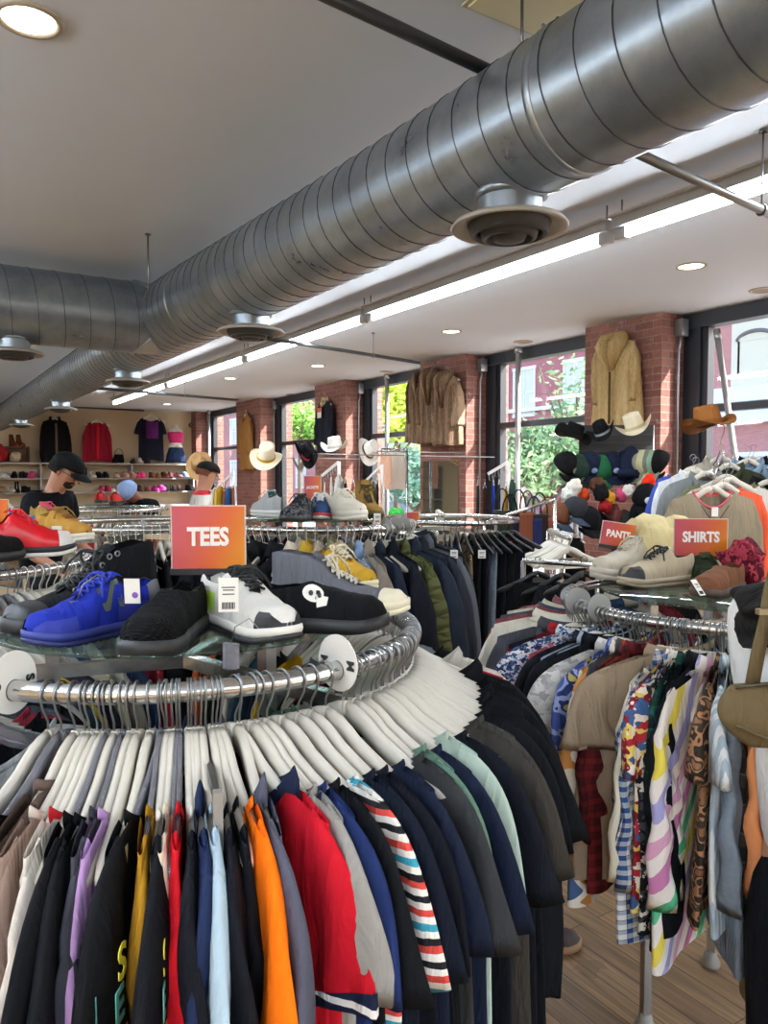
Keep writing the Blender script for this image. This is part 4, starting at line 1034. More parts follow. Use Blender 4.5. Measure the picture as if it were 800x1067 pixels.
for k in (0, 1, 2): divider(JC, JZ, phi_px(JC, JZ, (402, 412, 420)[k], r=.46, dz_=0, hi=60), '', ('first', 'second', 'third')[k]+' clear round divider at the right of the jackets rail', CDISC, .035)
for a_ in ((('sneaker', (262, 536), (300, 540)), 'light grey running shoe with teal tongue at the left of the jackets shelf', '#a9adb0', '#d5d6d4', dict(tongue='#6fb5b8', lace='#d8d8d8', mid='#e3e3e0', L=.29)),
           (('sneaker', (296, 545), (326, 541)), 'dark grey patterned sneaker in front of the light running shoe', ('blotch', ['#1c1d20', '#5b5d60', '#2a2b2e'], 60), '#222', dict(lace='#111', L=.27)),
           (('sneaker', (331, 546), (336, 536)), 'white and blue sneaker with a red stripe seen from its toe', '#2f466f', '#e6e2dc', dict(lace='#dcdcdc', mid='#c23a3a', L=.27)),
           (('sneaker', (374, 543), (345, 540)), 'large white sneaker right of the JACKETS sign', '#d8d2c3', '#dcd6c8', dict(lace='#e8e4da', mid='#e0dbd0', L=.29, chunk=1.15, th=.04)),
           (('boot', (396, 541), (372, 536)), 'tan work boot right of the large white sneaker', '#8a6a34', '#5a4526', dict(lace='#3a2c1a', L=.29, tall=.62))):
    (k, t, h), d, u, s, kw = a_; shoe(k, t, h, JG, d, u, s, **kw)
p = at(393, 535, 3.35); price_tag(p, FACE, .03, .042, 'white price tag on the tan work boot')
bundle(onz(366, 534, JG), .06, ('floral', ['#a8792c', '#c2443c', '#3f5a3a', '#e0d7a0'], 70), 'small bright patterned pouch behind the tan boot', 'pouch', 'pouch', 1.2, 1.0, 11)

# ================================================================== LEFT RACK (shoes at the left edge)
LC = (.10, 2.85); LZ = 1.335
round_rack(LC, LZ, 'round chrome rack of white hangers at the left edge', turn=.5)
for k in range(40):
    a = phi_c(LC)+math.radians(-28+k*3.3+R.uniform(-.8, .8)); hanger(pol(LC, .46, a, LZ), a, 'white plastic hanger on the rack at the left edge', R.choice(['white', 'clear', 'white']), parts=False, group='hangers on the rack at the left edge')
for i, (c, n) in enumerate((('#c9c4b8', 'cream'), ('#1a1b20', 'black'), ('#ece8e0', 'white'), ('#3c3f46', 'charcoal'), ('#e2e0da', 'off-white'), ('#22242a', 'soft black'), ('#d8d5cc', 'ivory'), ('#15161a', 'jet black'), ('#58504a', 'brown'), ('#101116', 'ink black'), ('#bfc3c6', 'silver grey'), ('#2a2c32', 'graphite'))):
    a = phi_c(LC)+math.radians(-20+i*11); place(LC, LZ, a, ('tee', c, '%s tee hanging on the rack at the left edge' % n), '')
LG = LZ+.036
shoe('sneaker', (60, 578), (-14, 582), LG, 'glossy red basketball shoe at the left edge', plain('#c41420', .22), '#e8e4e0', lace='#d8202a', mid='#1a1a1c', L=.30, tall=1.15, name='basketball_shoe', toecap='#d9d5d0')
shoe('slipon', (8, 583), (-40, 590), LG, 'black slip-on shoe cut by the left edge', '#131315', '#111', L=.27, name='slip_on_shoe')
shoe('sneaker', (93, 566), (40, 562), LG, 'tan suede shoe with a thick white sole behind the red shoe', '#a67a36', '#e3ddd0', lace='#8a6226', mid='#e3ddd0', L=.29, chunk=1.1, th=.03)
shoe('sneaker', (70, 552), (30, 548), LG, 'olive gold sneaker with pink lining behind the red shoe', '#93783c', '#cfc8b8', lace='#c24a62', L=.28, mid='#d9d5cc', lining='#c23a52')
shoe('sneaker', (26, 552), (-10, 552), LG, 'blue and white sneaker at the back of the left shelf', '#2d6f98', '#d5d5d2', lace='#e6e6e4', L=.28, mid='#dddcd8')
p = at(20, 549, 2.55); price_tag(p, FACE, .035, .048, 'white price tag on the glossy red shoe')
p = at(59, 548, 2.6); price_tag(p, FACE, .035, .048, 'white price tag on the tan suede shoe')
p = at(-8, 540, 2.7); sign('', p, .11, .13, 'plain orange sign half cut by the left edge', FACE, .03, stem=p.z-LG-.065)
# ================================================================== HATS, CAPS, BAGS
def cowboy(p, rz, cloth, label, r=.14, band='#2a1d16', curl=.075, tilt=(0, 0), name='cowboy_hat', pinch=1, sc=1, cord=None):
    o = empty(name, label, 'hat', p, rot=(tilt[0], tilt[1], rz)); o.scale = (sc,)*3; m = fb(cloth)
    rs = []; n = 40
    for i in range(8):   # brim, rolled up at both sides
        q = i/7; rr = lerp(.078, .155, q); row = []
        for j in range(n):
            a = 2*PI*j/n; x = rr*.86*math.cos(a); y = rr*1.14*math.sin(a)
            row.append((x, y, curl*(q**1.8)*(math.cos(a)**2)**1.3-.022*q*abs(math.sin(a))**2))
        rs.append(row)
    b = MB().rings(rs, cap=False); b.rings([[(x*1.0, y*1.0, z-.004) for x, y, z in r_] for r_ in rs], cap=False); b.build('brim', m, o)
    rs = []
    for i in range(9):
        q = i/8; row = []
        for j in range(n):
            a = 2*PI*j/n; k = lerp(1, .80, q) if q < .8 else lerp(.84, .02, (q-.8)/.2)
            x = .072*k*math.cos(a)*(1-.25*pinch*q*max(0, -math.sin(a))); y = .092*k*math.sin(a)
            z = .115*min(1, q/.8)**.9+.012*math.sin(a)*q
            if q >= .8: z = .115+.004-.022*pinch*((q-.8)/.2)
            row.append((x, y, z))
        rs.append(row)
    MB().rings(rs, cap=False).build('crown', m, o)
    MB().rings([[(.0735*math.cos(a)*k, .0935*math.sin(a)*k, z) for a in [2*PI*j/32 for j in range(32)]] for z, k in ((.002, 1.02), (.024, 1.0))], cap=False).build('hat_band', fb(band), o)
    if cord: MB().tube([(.06, -.06, 0), (.03, -.09, -.06), (.0, -.09, -.1), (-.01, -.09, -.2)], .003, 6).build('chin_cord', fb(cord), o)
    return o
def cap(p, rz, cloth, label, visor=None, badge=None, tilt=(0, 0), sc=1, front=None):
    o = empty('baseball_cap', label, 'cap', p, rot=(tilt[0], tilt[1], rz)); o.scale = (sc,)*3
    rs = []
    for i in range(9):
        a = PI/2*i/8.2; rs.append([(.088*math.cos(a)**.8*math.cos(t), .10*math.cos(a)**.8*math.sin(t), .112*math.sin(a)) for t in [2*PI*j/28 for j in range(28)]])
    MB().rings(rs, cap=True).build('crown', fb(cloth), o)
    b = MB(); rs = []
    for i in range(6):
        q = i/5; rs.append([(lerp(.085, .075, q*q)*math.sin(t)*(1 if i < 5 else .97), -.05-.045*math.cos(t)-q*.075*math.cos(t)**.6, .006-.02*q-.012*abs(math.sin(t))**2) for t in [PI*(k/14-.5)*.98 for k in range(15)]])
    b.rings(rs, closed=False, cap=False); b.rings([[(x, y, z-.004) for x, y, z in r_] for r_ in rs], closed=False, cap=False); b.build('visor', fb(visor or cloth), o)
    MB().ball((0, 0, .113), .008, 8, 5, (1, 1, .5)).build('top_button', fb(cloth), o)
    if badge: MB().lathe([(.001, .004), (.020, .003), (.022, 0)], 16, Matrix.Translation((0, -.092, .05)) @ Matrix.Rotation(PI/2-.35, 4, 'X')).build('badge', plain(badge, .6), o)
    return o
def beanie(p, rz, cloth, label, sc=1):
    o = empty('knit_beanie', label, 'beanie', p, rz); o.scale = (sc,)*3
    MB().rings([[(.085*k*math.cos(t), .035*k*math.sin(t)+.004*math.sin(3*t), z) for t in [2*PI*j/20 for j in range(20)]] for z, k in ((-.01, .95), (.05, 1), (.10, .92), (.15, .7), (.19, .35), (.20, .02))]).build('crown', fb(cloth), o)
    MB().rings([[(.09*k*math.cos(t), .04*k*math.sin(t), z) for t in [2*PI*j/20 for j in range(20)]] for z, k in ((-.02, .97), (-.022, 1.02), (.035, 1.05), (.037, .98))], cap=False).build('folded_cuff', fb(cloth), o); return o
def handbag(p, rz, cloth, label, w=.26, h=.2, d=.08, strap=.3, m=None, name='handbag'):
    o = empty(name, label, 'bag', p, rz); m = m or fb(cloth); rs = []
    for i in range(9):
        q = i/8; k = 1-.16*q+.05*math.sin(q*PI); e = min(1, .75+q*2) if q < .2 else 1
        rs.append([(w/2*k*e*math.copysign(abs(math.cos(t))**.6, math.cos(t)), d/2*(1-.55*q)*math.copysign(abs(math.sin(t))**.7, math.sin(t)), -h+h*q) for t in [2*PI*j/24 for j in range(24)]])
    MB().rings(rs).build('pouch', m, o)
    MB().tube([(-w*.40, 0, -.01)]+[(-w*.38*math.cos(PI*k/10), 0, strap*math.sin(PI*k/10)) for k in range(11)]+[(w*.40, 0, -.01)], .006, 6).build('strap', m, o)
    MB().tube([(-w*.4, -.003, 0), (0, -.004, .004), (w*.4, -.003, 0)], .004, 6).build('zip', STEEL, o); return o
# ================================================================== PEOPLE
def skin_mesh(name, pts, edges, rad, root, sub=1):
    me = bpy.data.meshes.new(name); me.from_pydata(pts, edges, []); o = bpy.data.objects.new(name, me); COL.objects.link(o)
    sm = o.modifiers.new('s', 'SKIN'); sm.use_smooth_shade = True
    bm = bmesh.new(); bm.from_mesh(me); ly = bm.verts.layers.skin.verify(); bm.verts.ensure_lookup_table()
    for i, v in enumerate(bm.verts):
        r = rad[i]; v[ly].radius = r if isinstance(r, tuple) else (r, r); v[ly].use_root = (i == root)
    bm.to_mesh(me); bm.free()
    ss = o.modifiers.new('u', 'SUBSURF'); ss.levels = sub; ss.render_levels = sub
    dg = bpy.context.evaluated_depsgraph_get(); dg.update()
    r = bpy.data.meshes.new_from_object(o.evaluated_get(dg)); bpy.data.objects.remove(o); r.name = name
    r.polygons.foreach_set('use_smooth', [True]*len(r.polygons)); return r
def person(name_label, p, rz, H=1.74, lean=0, head=0, arms=None, skin='#a9705a', top='#15171c', pants='#20232b', hair='#1c1512', hairstyle='short', sleeve=.5, seed=1, longsl=False, headyaw=0):
    o = empty('person', name_label, 'person', p, rz); k = H/1.74; o.scale = (k,)*3
    J = dict(pel=(0, 0, .96), spi=(0, .01, 1.12), che=(0, 0, 1.32), nek=(0, .01, 1.47), hdb=(0, 0, 1.555), hdc=(0, -.01, 1.635), hdt=(0, .0, 1.71))
    for s, c in ((1, 'R'), (-1, 'L')):
        J['sh'+c] = (s*.18, .01, 1.41); J['el'+c] = (s*.235, .03, 1.13); J['wr'+c] = (s*.24, -.06, .89)
        J['hp'+c] = (s*.095, 0, .90); J['kn'+c] = (s*.105, -.01, .5); J['an'+c] = (s*.11, .03, .09); J['to'+c] = (s*.12, -.13, .035)
    if arms:
        for a, b in arms.items(): J[a] = b
    up = {'spi', 'che', 'nek', 'hdb', 'hdc', 'hdt', 'shR', 'shL', 'elR', 'elL', 'wrR', 'wrL'}
    if lean:
        M = Matrix.Translation((0, 0, .98)) @ Matrix.Rotation(lean, 4, 'X') @ Matrix.Translation((0, 0, -.98))
        for q in up: J[q] = tuple(M @ Vector(J[q]))
    hb = Vector(J['nek']); MH = Matrix.Translation(hb) @ Matrix.Rotation(headyaw, 4, 'Z') @ Matrix.Rotation(head, 4, 'X') @ Matrix.Translation(-hb)
    for q in ('hdb', 'hdc', 'hdt'): J[q] = tuple(MH @ Vector(J[q]))
    RD = dict(pel=(.135, .10), spi=(.135, .10), che=(.135, .10), nek=(.05, .05), hdb=(.068, .075), hdc=(.078, .097), hdt=(.062, .072), sh=.062, el=.042, wr=.028, hp=.075, kn=.058, an=.04, to=.035)
    names = list(J); idx = {n: i for i, n in enumerate(names)}; pts = [J[n] for n in names]
    rad = [RD.get(n) or RD[n[:2]] for n in names]
    E = [('pel', 'spi'), ('spi', 'che'), ('che', 'nek'), ('nek', 'hdb'), ('hdb', 'hdc'), ('hdc', 'hdt')]
    for c in 'RL': E += [('che', 'sh'+c), ('sh'+c, 'el'+c), ('el'+c, 'wr'+c), ('pel', 'hp'+c), ('hp'+c, 'kn'+c), ('kn'+c, 'an'+c), ('an'+c, 'to'+c)]
    ed = [(idx[a], idx[b]) for a, b in E]
    for c, s in (('R', 1), ('L', -1)):     # palm and five fingers
        w = Vector(J['wr'+c]); e = Vector(J['el'+c]); d = (w-e).normalized(); sd = d.cross(Vector((0, -1, .3))).normalized(); nr = sd.cross(d).normalized()
        pi = len(pts); pts.append(tuple(w+d*.055)); rad.append((.030, .018)); ed.append((idx['wr'+c], pi))
        for f, (off, ln) in enumerate(((-.028, .066), (-.010, .076), (.010, .072), (.027, .058))):
            a = w+d*.085+sd*off; b = a+d*ln*.5-nr*.008; q = b+d*ln*.35-nr*.022
            i0 = len(pts); pts += [tuple(a), tuple(b), tuple(q)]; rad += [.009, .0085, .0075]; ed += [(pi, i0), (i0, i0+1), (i0+1, i0+2)]
        a = w+d*.03+sd*.034; b = a+d*.035+sd*.014-nr*.012; i0 = len(pts); pts += [tuple(a), tuple(b)]; rad += [.011, .009]; ed += [(pi, i0), (i0, i0+1)]
    me = skin_mesh('body', pts, ed, rad, 0, 2); me.materials.append(plain(skin, .5, sub=.1)); link('body', me, o)
    # clothes
    cn = ['pel', 'spi', 'che', 'nek', 'shR', 'shL', 'eR', 'eL']; cp = [J[n] for n in cn[:6]]
    for c in 'RL':
        a = Vector(J['sh'+c]); b = Vector(J['el'+c]); cp.append(tuple(a.lerp(b, sleeve if not longsl else 1)))
    cr = [(.182, .14), (.165, .122), (.172, .126), (.088, .082), .08, .078, .062, .062]; ce = [(0, 1), (1, 2), (2, 3), (2, 4), (2, 5), (4, 6), (5, 7)]
    cp[3] = tuple(Vector(J['che']).lerp(Vector(J['nek']), .92)); cp[0] = (0, 0, .83)
    if longsl:
        for i, c in ((6, 'R'), (7, 'L')): cp.append(J['wr'+c]); cr.append(.04); ce.append((i, len(cp)-1))
    me = skin_mesh('top', cp, ce, cr, 0, 2); me.materials.append(fb(top)); link('tee_shirt' if not longsl else 'jacket', me, o)
    pp = [(0, 0, 1.06), (0, 0, .90)]; pr = [(.165, .125), (.17, .13)]; pe = [(0, 1)]
    for c in 'RL':
        i = len(pp); pp += [J['hp'+c], J['kn'+c], tuple(Vector(J['an'+c])+Vector((0, 0, .03)))]; pr += [.108, .08, .066]; pe += [(1, i), (i, i+1), (i+1, i+2)]
    me = skin_mesh('trousers', pp, pe, pr, 0, 2); me.materials.append(fb(pants)); link('trousers', me, o)
    for c, s in (('R', 1), ('L', -1)): 
        a = Vector(J['an'+c]); b = MB().ball((a.x, a.y-.07, .04), .05, 14, 8, (.95, 2.3, .85)); b.build('shoe', plain('#1a1a1c', .5), o)
    H_ = bpy.data.objects.new('head_parts', None)
    Mh = Matrix.Translation(Vector(J['hdc'])) @ Matrix.Rotation(headyaw, 4, 'Z') @ Matrix.Rotation(head+lean*.999, 4, 'X')
    def hp(b, n, m): b.xf(Mh); return b.build(n, m, o)
    sk = plain(skin, .5)
    hp(MB().rings([[(x*.012*k_, -.088-k_*.0-dy, z) for x in (-1, -.4, .4, 1)]+[(0, -.118-dy*1.5 if i == 2 else -.098, z)] for i, (z, k_, dy) in enumerate(((.02, .6, 0), (0, .8, .004), (-.02, 1.3, .010), (-.03, 1.2, 0)))]), 'nose', sk)
    for s in (1, -1):
        hp(MB().ball((s*.032, -.082, .012), .012, 10, 6, (1.2, .6, .7)), 'eye', plain('#e8e2da', .3))
        hp(MB().ball((s*.079, .008, 0), .022, 10, 6, (.4, .8, 1.3)), 'ear', sk)
        hp(MB().tube([(s*.016, -.094, .030), (s*.034, -.092, .036), (s*.05, -.08, .030)], .0035, 6), 'eyebrow', fb(hair))
    hp(MB().tube([(-.024, -.086, -.050), (0, -.094, -.048), (.024, -.086, -.050)], .0045, 6), 'mouth', plain('#8a4a44', .5))
    n = 24; rs = []
    low = {'short': -.02, 'long': -.30, 'bun': -.03}[hairstyle]
    for i in range(13):
        q = i/12; row = []
        for j in range(n):
            a = 2*PI*j/n; fr = -math.sin(a)   # 1 at the face
            zb = .055 if fr > .35 else (low if fr < .1 else lerp(low*.5, .055, (fr-.1)/.25))
            z = lerp(.108, zb, q); zz = max(-1, min(1, z/.112)); rr_ = math.sqrt(max(.003, 1-max(0, zz)**2)) if z > 0 else 1+.25*min(1, -z*6)*(hairstyle == 'long')
            row.append((.089*rr_*math.cos(a)+.004*math.sin(a*5+z*30), .108*rr_*math.sin(a)+.012+.004*math.sin(a*4+z*40), z))
        rs.append(row)
    hp(MB().rings(rs, cap=False), 'hair', fb(hair))
    return o, Mh, hp
# ================================================================== BACK WALL
SHELF = plain('#a9a6a2', .45, 0, 'shelf_enamel')
ZB = [ony(100, y, 16.9).z for y in (482.5, 498, 512.5)]; xs0, xs1 = -1.2, ony(203, 500, 16.9).x
o = empty('wall_shelving', 'long grey shelving filled with shoes along the cream back wall', 'shelving', ((xs0+xs1)/2, YB-.2, 0)); cx_ = (xs0+xs1)/2
for z in ZB+[ZB[2]-.3, ZB[2]-.6, ZB[2]-.9]: MB().box((xs0-cx_, -.2, z-.03), (xs1-cx_, .18, z)).build('shelf', SHELF, o, smooth=False)
for x in (xs0, .9, ony(43, 500, 16.9).x, ony(138, 500, 16.9).x, xs1-.02): MB().box((x-cx_-.015, -.19, 0), (x-cx_+.015, .18, ZB[0]-.03)).build('upright', SHELF, o, smooth=False)
def mini(px, row, c, kind='sneaker', L=.26, yaw=-1.57, label='', name='shoe'):
    z = ZB[row]; q = ony(px, 500, 17.0); S = Shoe(kind, .02); b = S.upper(n=14, m=5); b.add(S.sole().v, S.sole().f)
    o = b.build(name, fb(c), loc=(q.x-.26*math.cos(yaw)/2*0, 17.0+.1, z+.001)); o.rotation_euler = (0, 0, yaw); o.scale = (L/.28*1.15, L/.28*1.3, L/.28*(1.7 if kind != 'boot' else 1.0))
    return tag(o, label, 'shoe')
rowc = {1: [(3, '#d9d4c8', 'off-white'), (8, '#cfcac0', 'pale grey'), (16, '#17171a', 'black'), (22, '#1b1b1d', 'black'), (28, '#c93a78', 'magenta'), (34, '#d0447f', 'magenta'), (90, '#1a1a1c', 'black'), (96, '#d5d2ca', 'white-laced black'), (102, '#1c1b1e', 'black'), (110, '#202024', 'black'), (122, '#c9a79a', 'pale rose'), (129, '#b98d80', 'dusty pink'), (135, '#c49a8e', 'pale pink'), (144, '#d22f72', 'hot pink'), (150, '#e03a7e', 'hot pink'), (158, '#6a4028', 'brown'), (164, '#754a2e', 'brown'), (170, '#5b3a26', 'dark brown'), (178, '#5a3440', 'plum'), (184, '#7a5560', 'mauve'), (191, '#8fb3cf', 'light blue'), (197, '#9dbcd4', 'light blue')],
        2: [(3, '#9a7a62', 'tan strappy'), (9, '#cfc8bc', 'cream'), (18, '#151518', 'black'), (24, '#1a1a1c', 'black'), (30, '#18181b', 'black'), (106, '#b03a5c', 'crimson'), (111, '#c2406a', 'raspberry'), (117, '#dcd8d0', 'white'), (123, '#e0dcd5', 'white'), (128, '#7fa0bd', 'sky blue'), (134, '#89a9c4', 'sky blue'), (146, '#3f2a26', 'dark brown'), (153, '#7a4a44', 'rust'), (160, '#c744a0', 'bright magenta'), (166, '#cf4fa8', 'bright magenta'), (174, '#1c1c20', 'black'), (180, '#232327', 'black'), (187, '#4c3a3a', 'dark plum'), (195, '#302c30', 'charcoal')],
        0: [(121, '#1c1c1f', 'black'), (140, '#2a2a2d', 'black strappy'), (147, '#b5b0a8', 'silver'), (153, '#24242a', 'charcoal')]}
rn = ['on the top shelf', 'on the second shelf', 'on the third shelf']
for r_, L_ in rowc.items():
    for i, (px, c, n) in enumerate(L_):
        prv = L_[i-1][2] if i else 'left end'; nx = L_[i+1][2] if i+1 < len(L_) else 'right end'
        k = 'boot' if c in ('#151518', '#1a1a1c', '#6a4028', '#1c1c20') and i % 2 == 0 else ('pump' if i % 3 == 1 else 'slipon')
        twin = prv == n
        mini(px, r_, c, k, yaw=-1.57+R.uniform(-.3, .3), label='%s %s %s, %s, between %s and %s shoes' % ('small' if i % 2 else 'single', n, 'boot' if k == 'boot' else 'shoe', rn[r_], prv, nx))
# crate with boots on the top shelf
q = ony(16, 482, 17.0); o = empty('wooden_crate', 'dark wooden crate on the top shelf at the left edge', 'crate', (q.x, 17.05, ZB[0]))
WD = plain('#5a3a22', .6, bump=.3, bscale=20)
for a, b in (((-.26, -.12, 0), (.26, .12, .02)), ((-.26, -.12, .30), (.26, .12, .32)), ((-.26, -.12, .02), (-.24, .12, .3)), ((.24, -.12, .02), (.26, .12, .3)), ((-.24, .10, .02), (.24, .12, .3))): MB().box(a, b).build('board', WD, o, smooth=False)
bundle((q.x, 17.0, ZB[0]+.021), .09, '#c9b89a', 'cream ornament inside the dark wooden crate', 'ornament', 'ornament', 1.2, 1.0, 21)
for dx in (-.08, .05): 
    S = Shoe('boot', .02); b = S.upper(n=14, m=5); b.add(S.sole().v, S.sole().f); t = b.build('ankle_boot', fb('#7a4326'), loc=(q.x+dx, 17.12, ZB[0]+.321)); t.rotation_euler = (0, 0, -1.2); tag(t, '%s brown leather boot on top of the wooden crate' % ('left' if dx < 0 else 'right'), 'boot')
q = ony(1, 482, 17.0); bundle((q.x, 17.0, ZB[0]), .15, '#a3242a', 'red cloth item beside the wooden crate', 'red_scarf', 'scarf', .8, 1.1, 23)
q = ony(124, 482, 17.0); handbag((q.x, 17.0, ZB[0]+.19), 0, '#18181a', 'small black handbag on the top shelf right of the red vest', .22, .18, .08, .12)
STUFF['on'] = True
# bar and clothes hung on the back wall
a = ony(40, 423, 17.1); b = ony(150, 432, 17.1)
pipe((a.x-2.5, 17.1, a.z), (b.x, 17.1, a.z), .018, 'hanging bar fixed high along the cream back wall', hang=(.5, .9))
def hang(kind, cloth, px, ytop, ybot, plane, val, label, rz, cat=None, sx=1, hcol='white', **k):
    """a garment on a hanger whose top and hem are seen at these heights"""
    f = {'x': onx, 'y': ony}.get(plane)
    A = f(px, ytop, val) if f else at(px, ytop, val); B = f(px, ybot, val) if f else at(px, ybot, val)
    L = KIND[kind][3]+.06; s = (A.z-B.z)/L; p = (A.x, A.y, A.z+.072*s)
    g = garment(kind, cloth, p, rz, label, k.pop('name', NAME[kind][0]), cat or NAME[kind][1], scale=s, **k); g.scale.x *= sx
    h = hanger(p, rz, ' '.join(('%s hanger holding the %s' % ({'white': 'white plastic', 'clear': 'clear plastic', 'black': 'black plastic'}[hcol], label)).split()[:16]), hcol); h.scale = (s,)*3
    return g, s, Vector(p)
def shawl(g, cloth, w=.045, d=.45, th=.05, nk=.07):
    b = MB()
    for s in (1, -1):
        path = [(0, th*.4, -.05), (s*nk*.8, th*.2, -.055), (s*nk*1.25, -th*.6, -.085), (s*nk*1.15, -th*1.35, -.16), (s*nk*.75, -th*1.5, -.27), (s*.018, -th*1.3, -d)]
        b.tube(path, [w*.7, w*.8, w, w*1.1, w*.8, w*.15], 10)
    o = b.build('shawl_collar', fb(cloth), g); return o
g, s, p = hang('jacket', '#1c1a1e', 57, 436, 486, 'y', 17.0, 'black jacket hung on the back wall bar at the left', 0, sx=.8); 
MB().box((-.012, -.075, -.72), (.03, -.062, -.15)).build('lining', fb('#6a5a4c'), g)
g, s, p = hang('tank', ('fur', ['#5a0f1c', '#8a1a2c', '#a8283a'], 1), 101, 438, 483, 'y', 17.0, 'dark red sleeveless vest hung on the back wall', 0, 'vest', sx=1.0, name='red_vest')
MB().box((-.022, -.035, -.72), (.022, -.022, -.14)).build('front_trim', fb('#d02238'), g)
g, s, p = hang('tee', '#1a1c2a', 157, 433, 483, 'y', 16.95, 'black tee over a purple dress hung on the back wall', 0, sx=.75, hcol='white')
MB().box((-.11, -.05, -.42), (.13, -.03, -.16)).build('purple_panel', fb('#5a2566'), g)
# mannequin torso
q = ony(184, 483, 16.95); o = empty('mannequin_torso', 'white mannequin torso in pink strapless top and blue denim shorts on the shelf', 'mannequin', (q.x, 17.0, ZB[0]))
def ell(zs): return MB().rings([[(rx*math.cos(t)+0, ry*math.sin(t), z) for t in [2*PI*j/24 for j in range(24)]] for z, rx, ry in zs])
sc_m = 1.0
ell([(.0, .17, .11), (.2, .18, .12), (.40, .125, .09), (.55, .15, .11), (.66, .17, .11), (.74, .15, .08), (.79, .06, .05), (.86, .045, .045), (.87, .01, .01)]).build('torso', plain('#d9d4cc', .4), o)
ell([(.46, .14, .10), (.55, .165, .125), (.66, .18, .122), (.70, .172, .112)]).build('strapless_top', fb('#d03a78'), o)
ell([(.02, .24, .14), (.2, .205, .13), (.36, .15, .105)]).build('denim_shorts', fb(('denim', ['#1c2a45', '#2c3f63'], 1)), o)
ell([(.36, .152, .11), (.41, .148, .108)]).build('belt', PAPER, o)
MB().tube([(.03*math.cos(t), -.118, .385+.03*math.sin(t)) for t in [2*PI*j/12 for j in range(12)]], .006, 6, loop=True).build('buckle', STEEL, o)
q = ony(199, 443, 17.28); o = empty('wall_speaker', 'small dark round camera on the back wall near the corner pillar', 'camera', (q.x, 17.25, q.z)); MB().lathe([(.001, -.08), (.05, -.06), (.06, 0), (.05, .04)], 16, Matrix.Rotation(PI/2, 4, 'X')).build('housing', plain('#2a2523', .5), o)
# ================================================================== COATS ON THE PILLARS
MROT = -PI/2
FURT = ('fur', ['#8d7448', '#b89d6c', '#d3bd92'], 1.0); FURB = ('fur', ['#3f3026', '#7f6753', '#b7a088'], 1.3)
g, s, p = hang('coat', FURT, 642, 353, 448, 'x', XP-.09, 'tan fur coat with a wide collar hanging on the nearest pillar', MROT, sx=1.05, name='fur_coat'); g.scale.y *= 1.25; shawl(g, FURT, .078, .40)
MB().box((-.004, -.085, -.95), (.004, -.066, -.42)).build('front_opening', fb('#5b4a30'), g)
MB().tube([(0, 0, -.02), (0, .02, .12)], .003, 6).build('hanging_hook', STEEL, g)
for i, (px, yt, yb) in enumerate(((438, 391, 463), (451, 387, 466), (466, 390, 468))):
    g, s, p = hang('coat', FURB, px, yt, yb, 'x', XP-.10-.02*i, ('left', 'middle', 'right')[i]+' brown striped fur coat of the three on the second pillar', MROT+(.7, .35, .2)[i], sx=.72, name='fur_coat', v=i); g.scale.y *= 1.7; shawl(g, FURB, .05, .5)
g, s, p = hang('jacket', '#20242e', 338, 416, 472, 'x', XP-.10, 'navy jacket with pale collar and price card on the third pillar', MROT, sx=.8, collar='#c2b48a')
MB().box((-.08, -.085, -.34), (.07, -.08, -.20)).build('price_card', PAPER, g, smooth=False); MB().box((-.08, -.087, -.26), (.07, -.0855, -.20)).build('price_card_top', plain('#c9504a', .6), g, smooth=False)
g, s, p = hang('coat', ('denim', ['#8a6234', '#a87c48'], 1), 256, 432, 490, 'x', XP-.10, 'tan suede coat hanging on the far pillar left of the straw hat', MROT, sx=.8)
# mirror on the second pillar
A = onx(441, 481, XP-.012); B = onx(477, 548, XP-.012)
o = empty('wall_mirror', 'rectangular mirror on the brick pillar below the brown fur coats', 'mirror', (XP-.012, (A.y+B.y)/2, 0)); h = abs(A.y-B.y)/2
MB().box((-.004, -h, .62), (.004, h, A.z)).build('mirror_glass', plain('#b9bfbd', .03, 1), o, smooth=False)
MB().box((.0042, -h-.012, .60), (.010, h+.012, A.z+.015)).build('backing', plain('#7c5a48', .5), o, smooth=False)
# ================================================================== STEEL POSTS BY THE WINDOWS
GPOST = plain('#b4b5b5', .35, .6, 'pale_steel_post')
for px, lab in ((539, 'round steel post in front of the second window'), (403, 'round steel post in front of the third window'), (249, 'round steel post beside the straw hat'), (218, 'round steel post beside the back corner pillar')):
    x = 5.9 if px != 218 else 5.85; q = onx(px, 480, x)
    o = empty('steel_post', lab, 'post', (x, q.y, 0)); MB().tube([(0, 0, 0), (0, 0, CEIL-.06)], .03, 14).build('post', GPOST, o)
    MB().lathe([(.001, CEIL-.06), (.045, CEIL-.06), (.045, CEIL-.03), (.03, CEIL), (.001, CEIL)], 16).build('top_cap', GPOST, o)
    MB().lathe([(.001, 0), (.07, 0), (.07, .01), (.001, .012)], 16).build('base_plate', GPOST, o)
a = onx(747, 347, 5.75); b = onx(769, 500, 5.35); d = (b-a)
o = empty('leaning_pole', 'grey steel pole leaning in front of the right window behind the suede hat', 'pole')
MB().tube([a, a+d*(a.z/(-d.z))], .024, 14).build('pole_tube', GPOST, o); MB().tube([a-d*.02, a+d*.05], .029, 14).build('end_sleeve', COND, o)
a = at(752, 478, 4.9); b = at(722, 522, 4.9); 
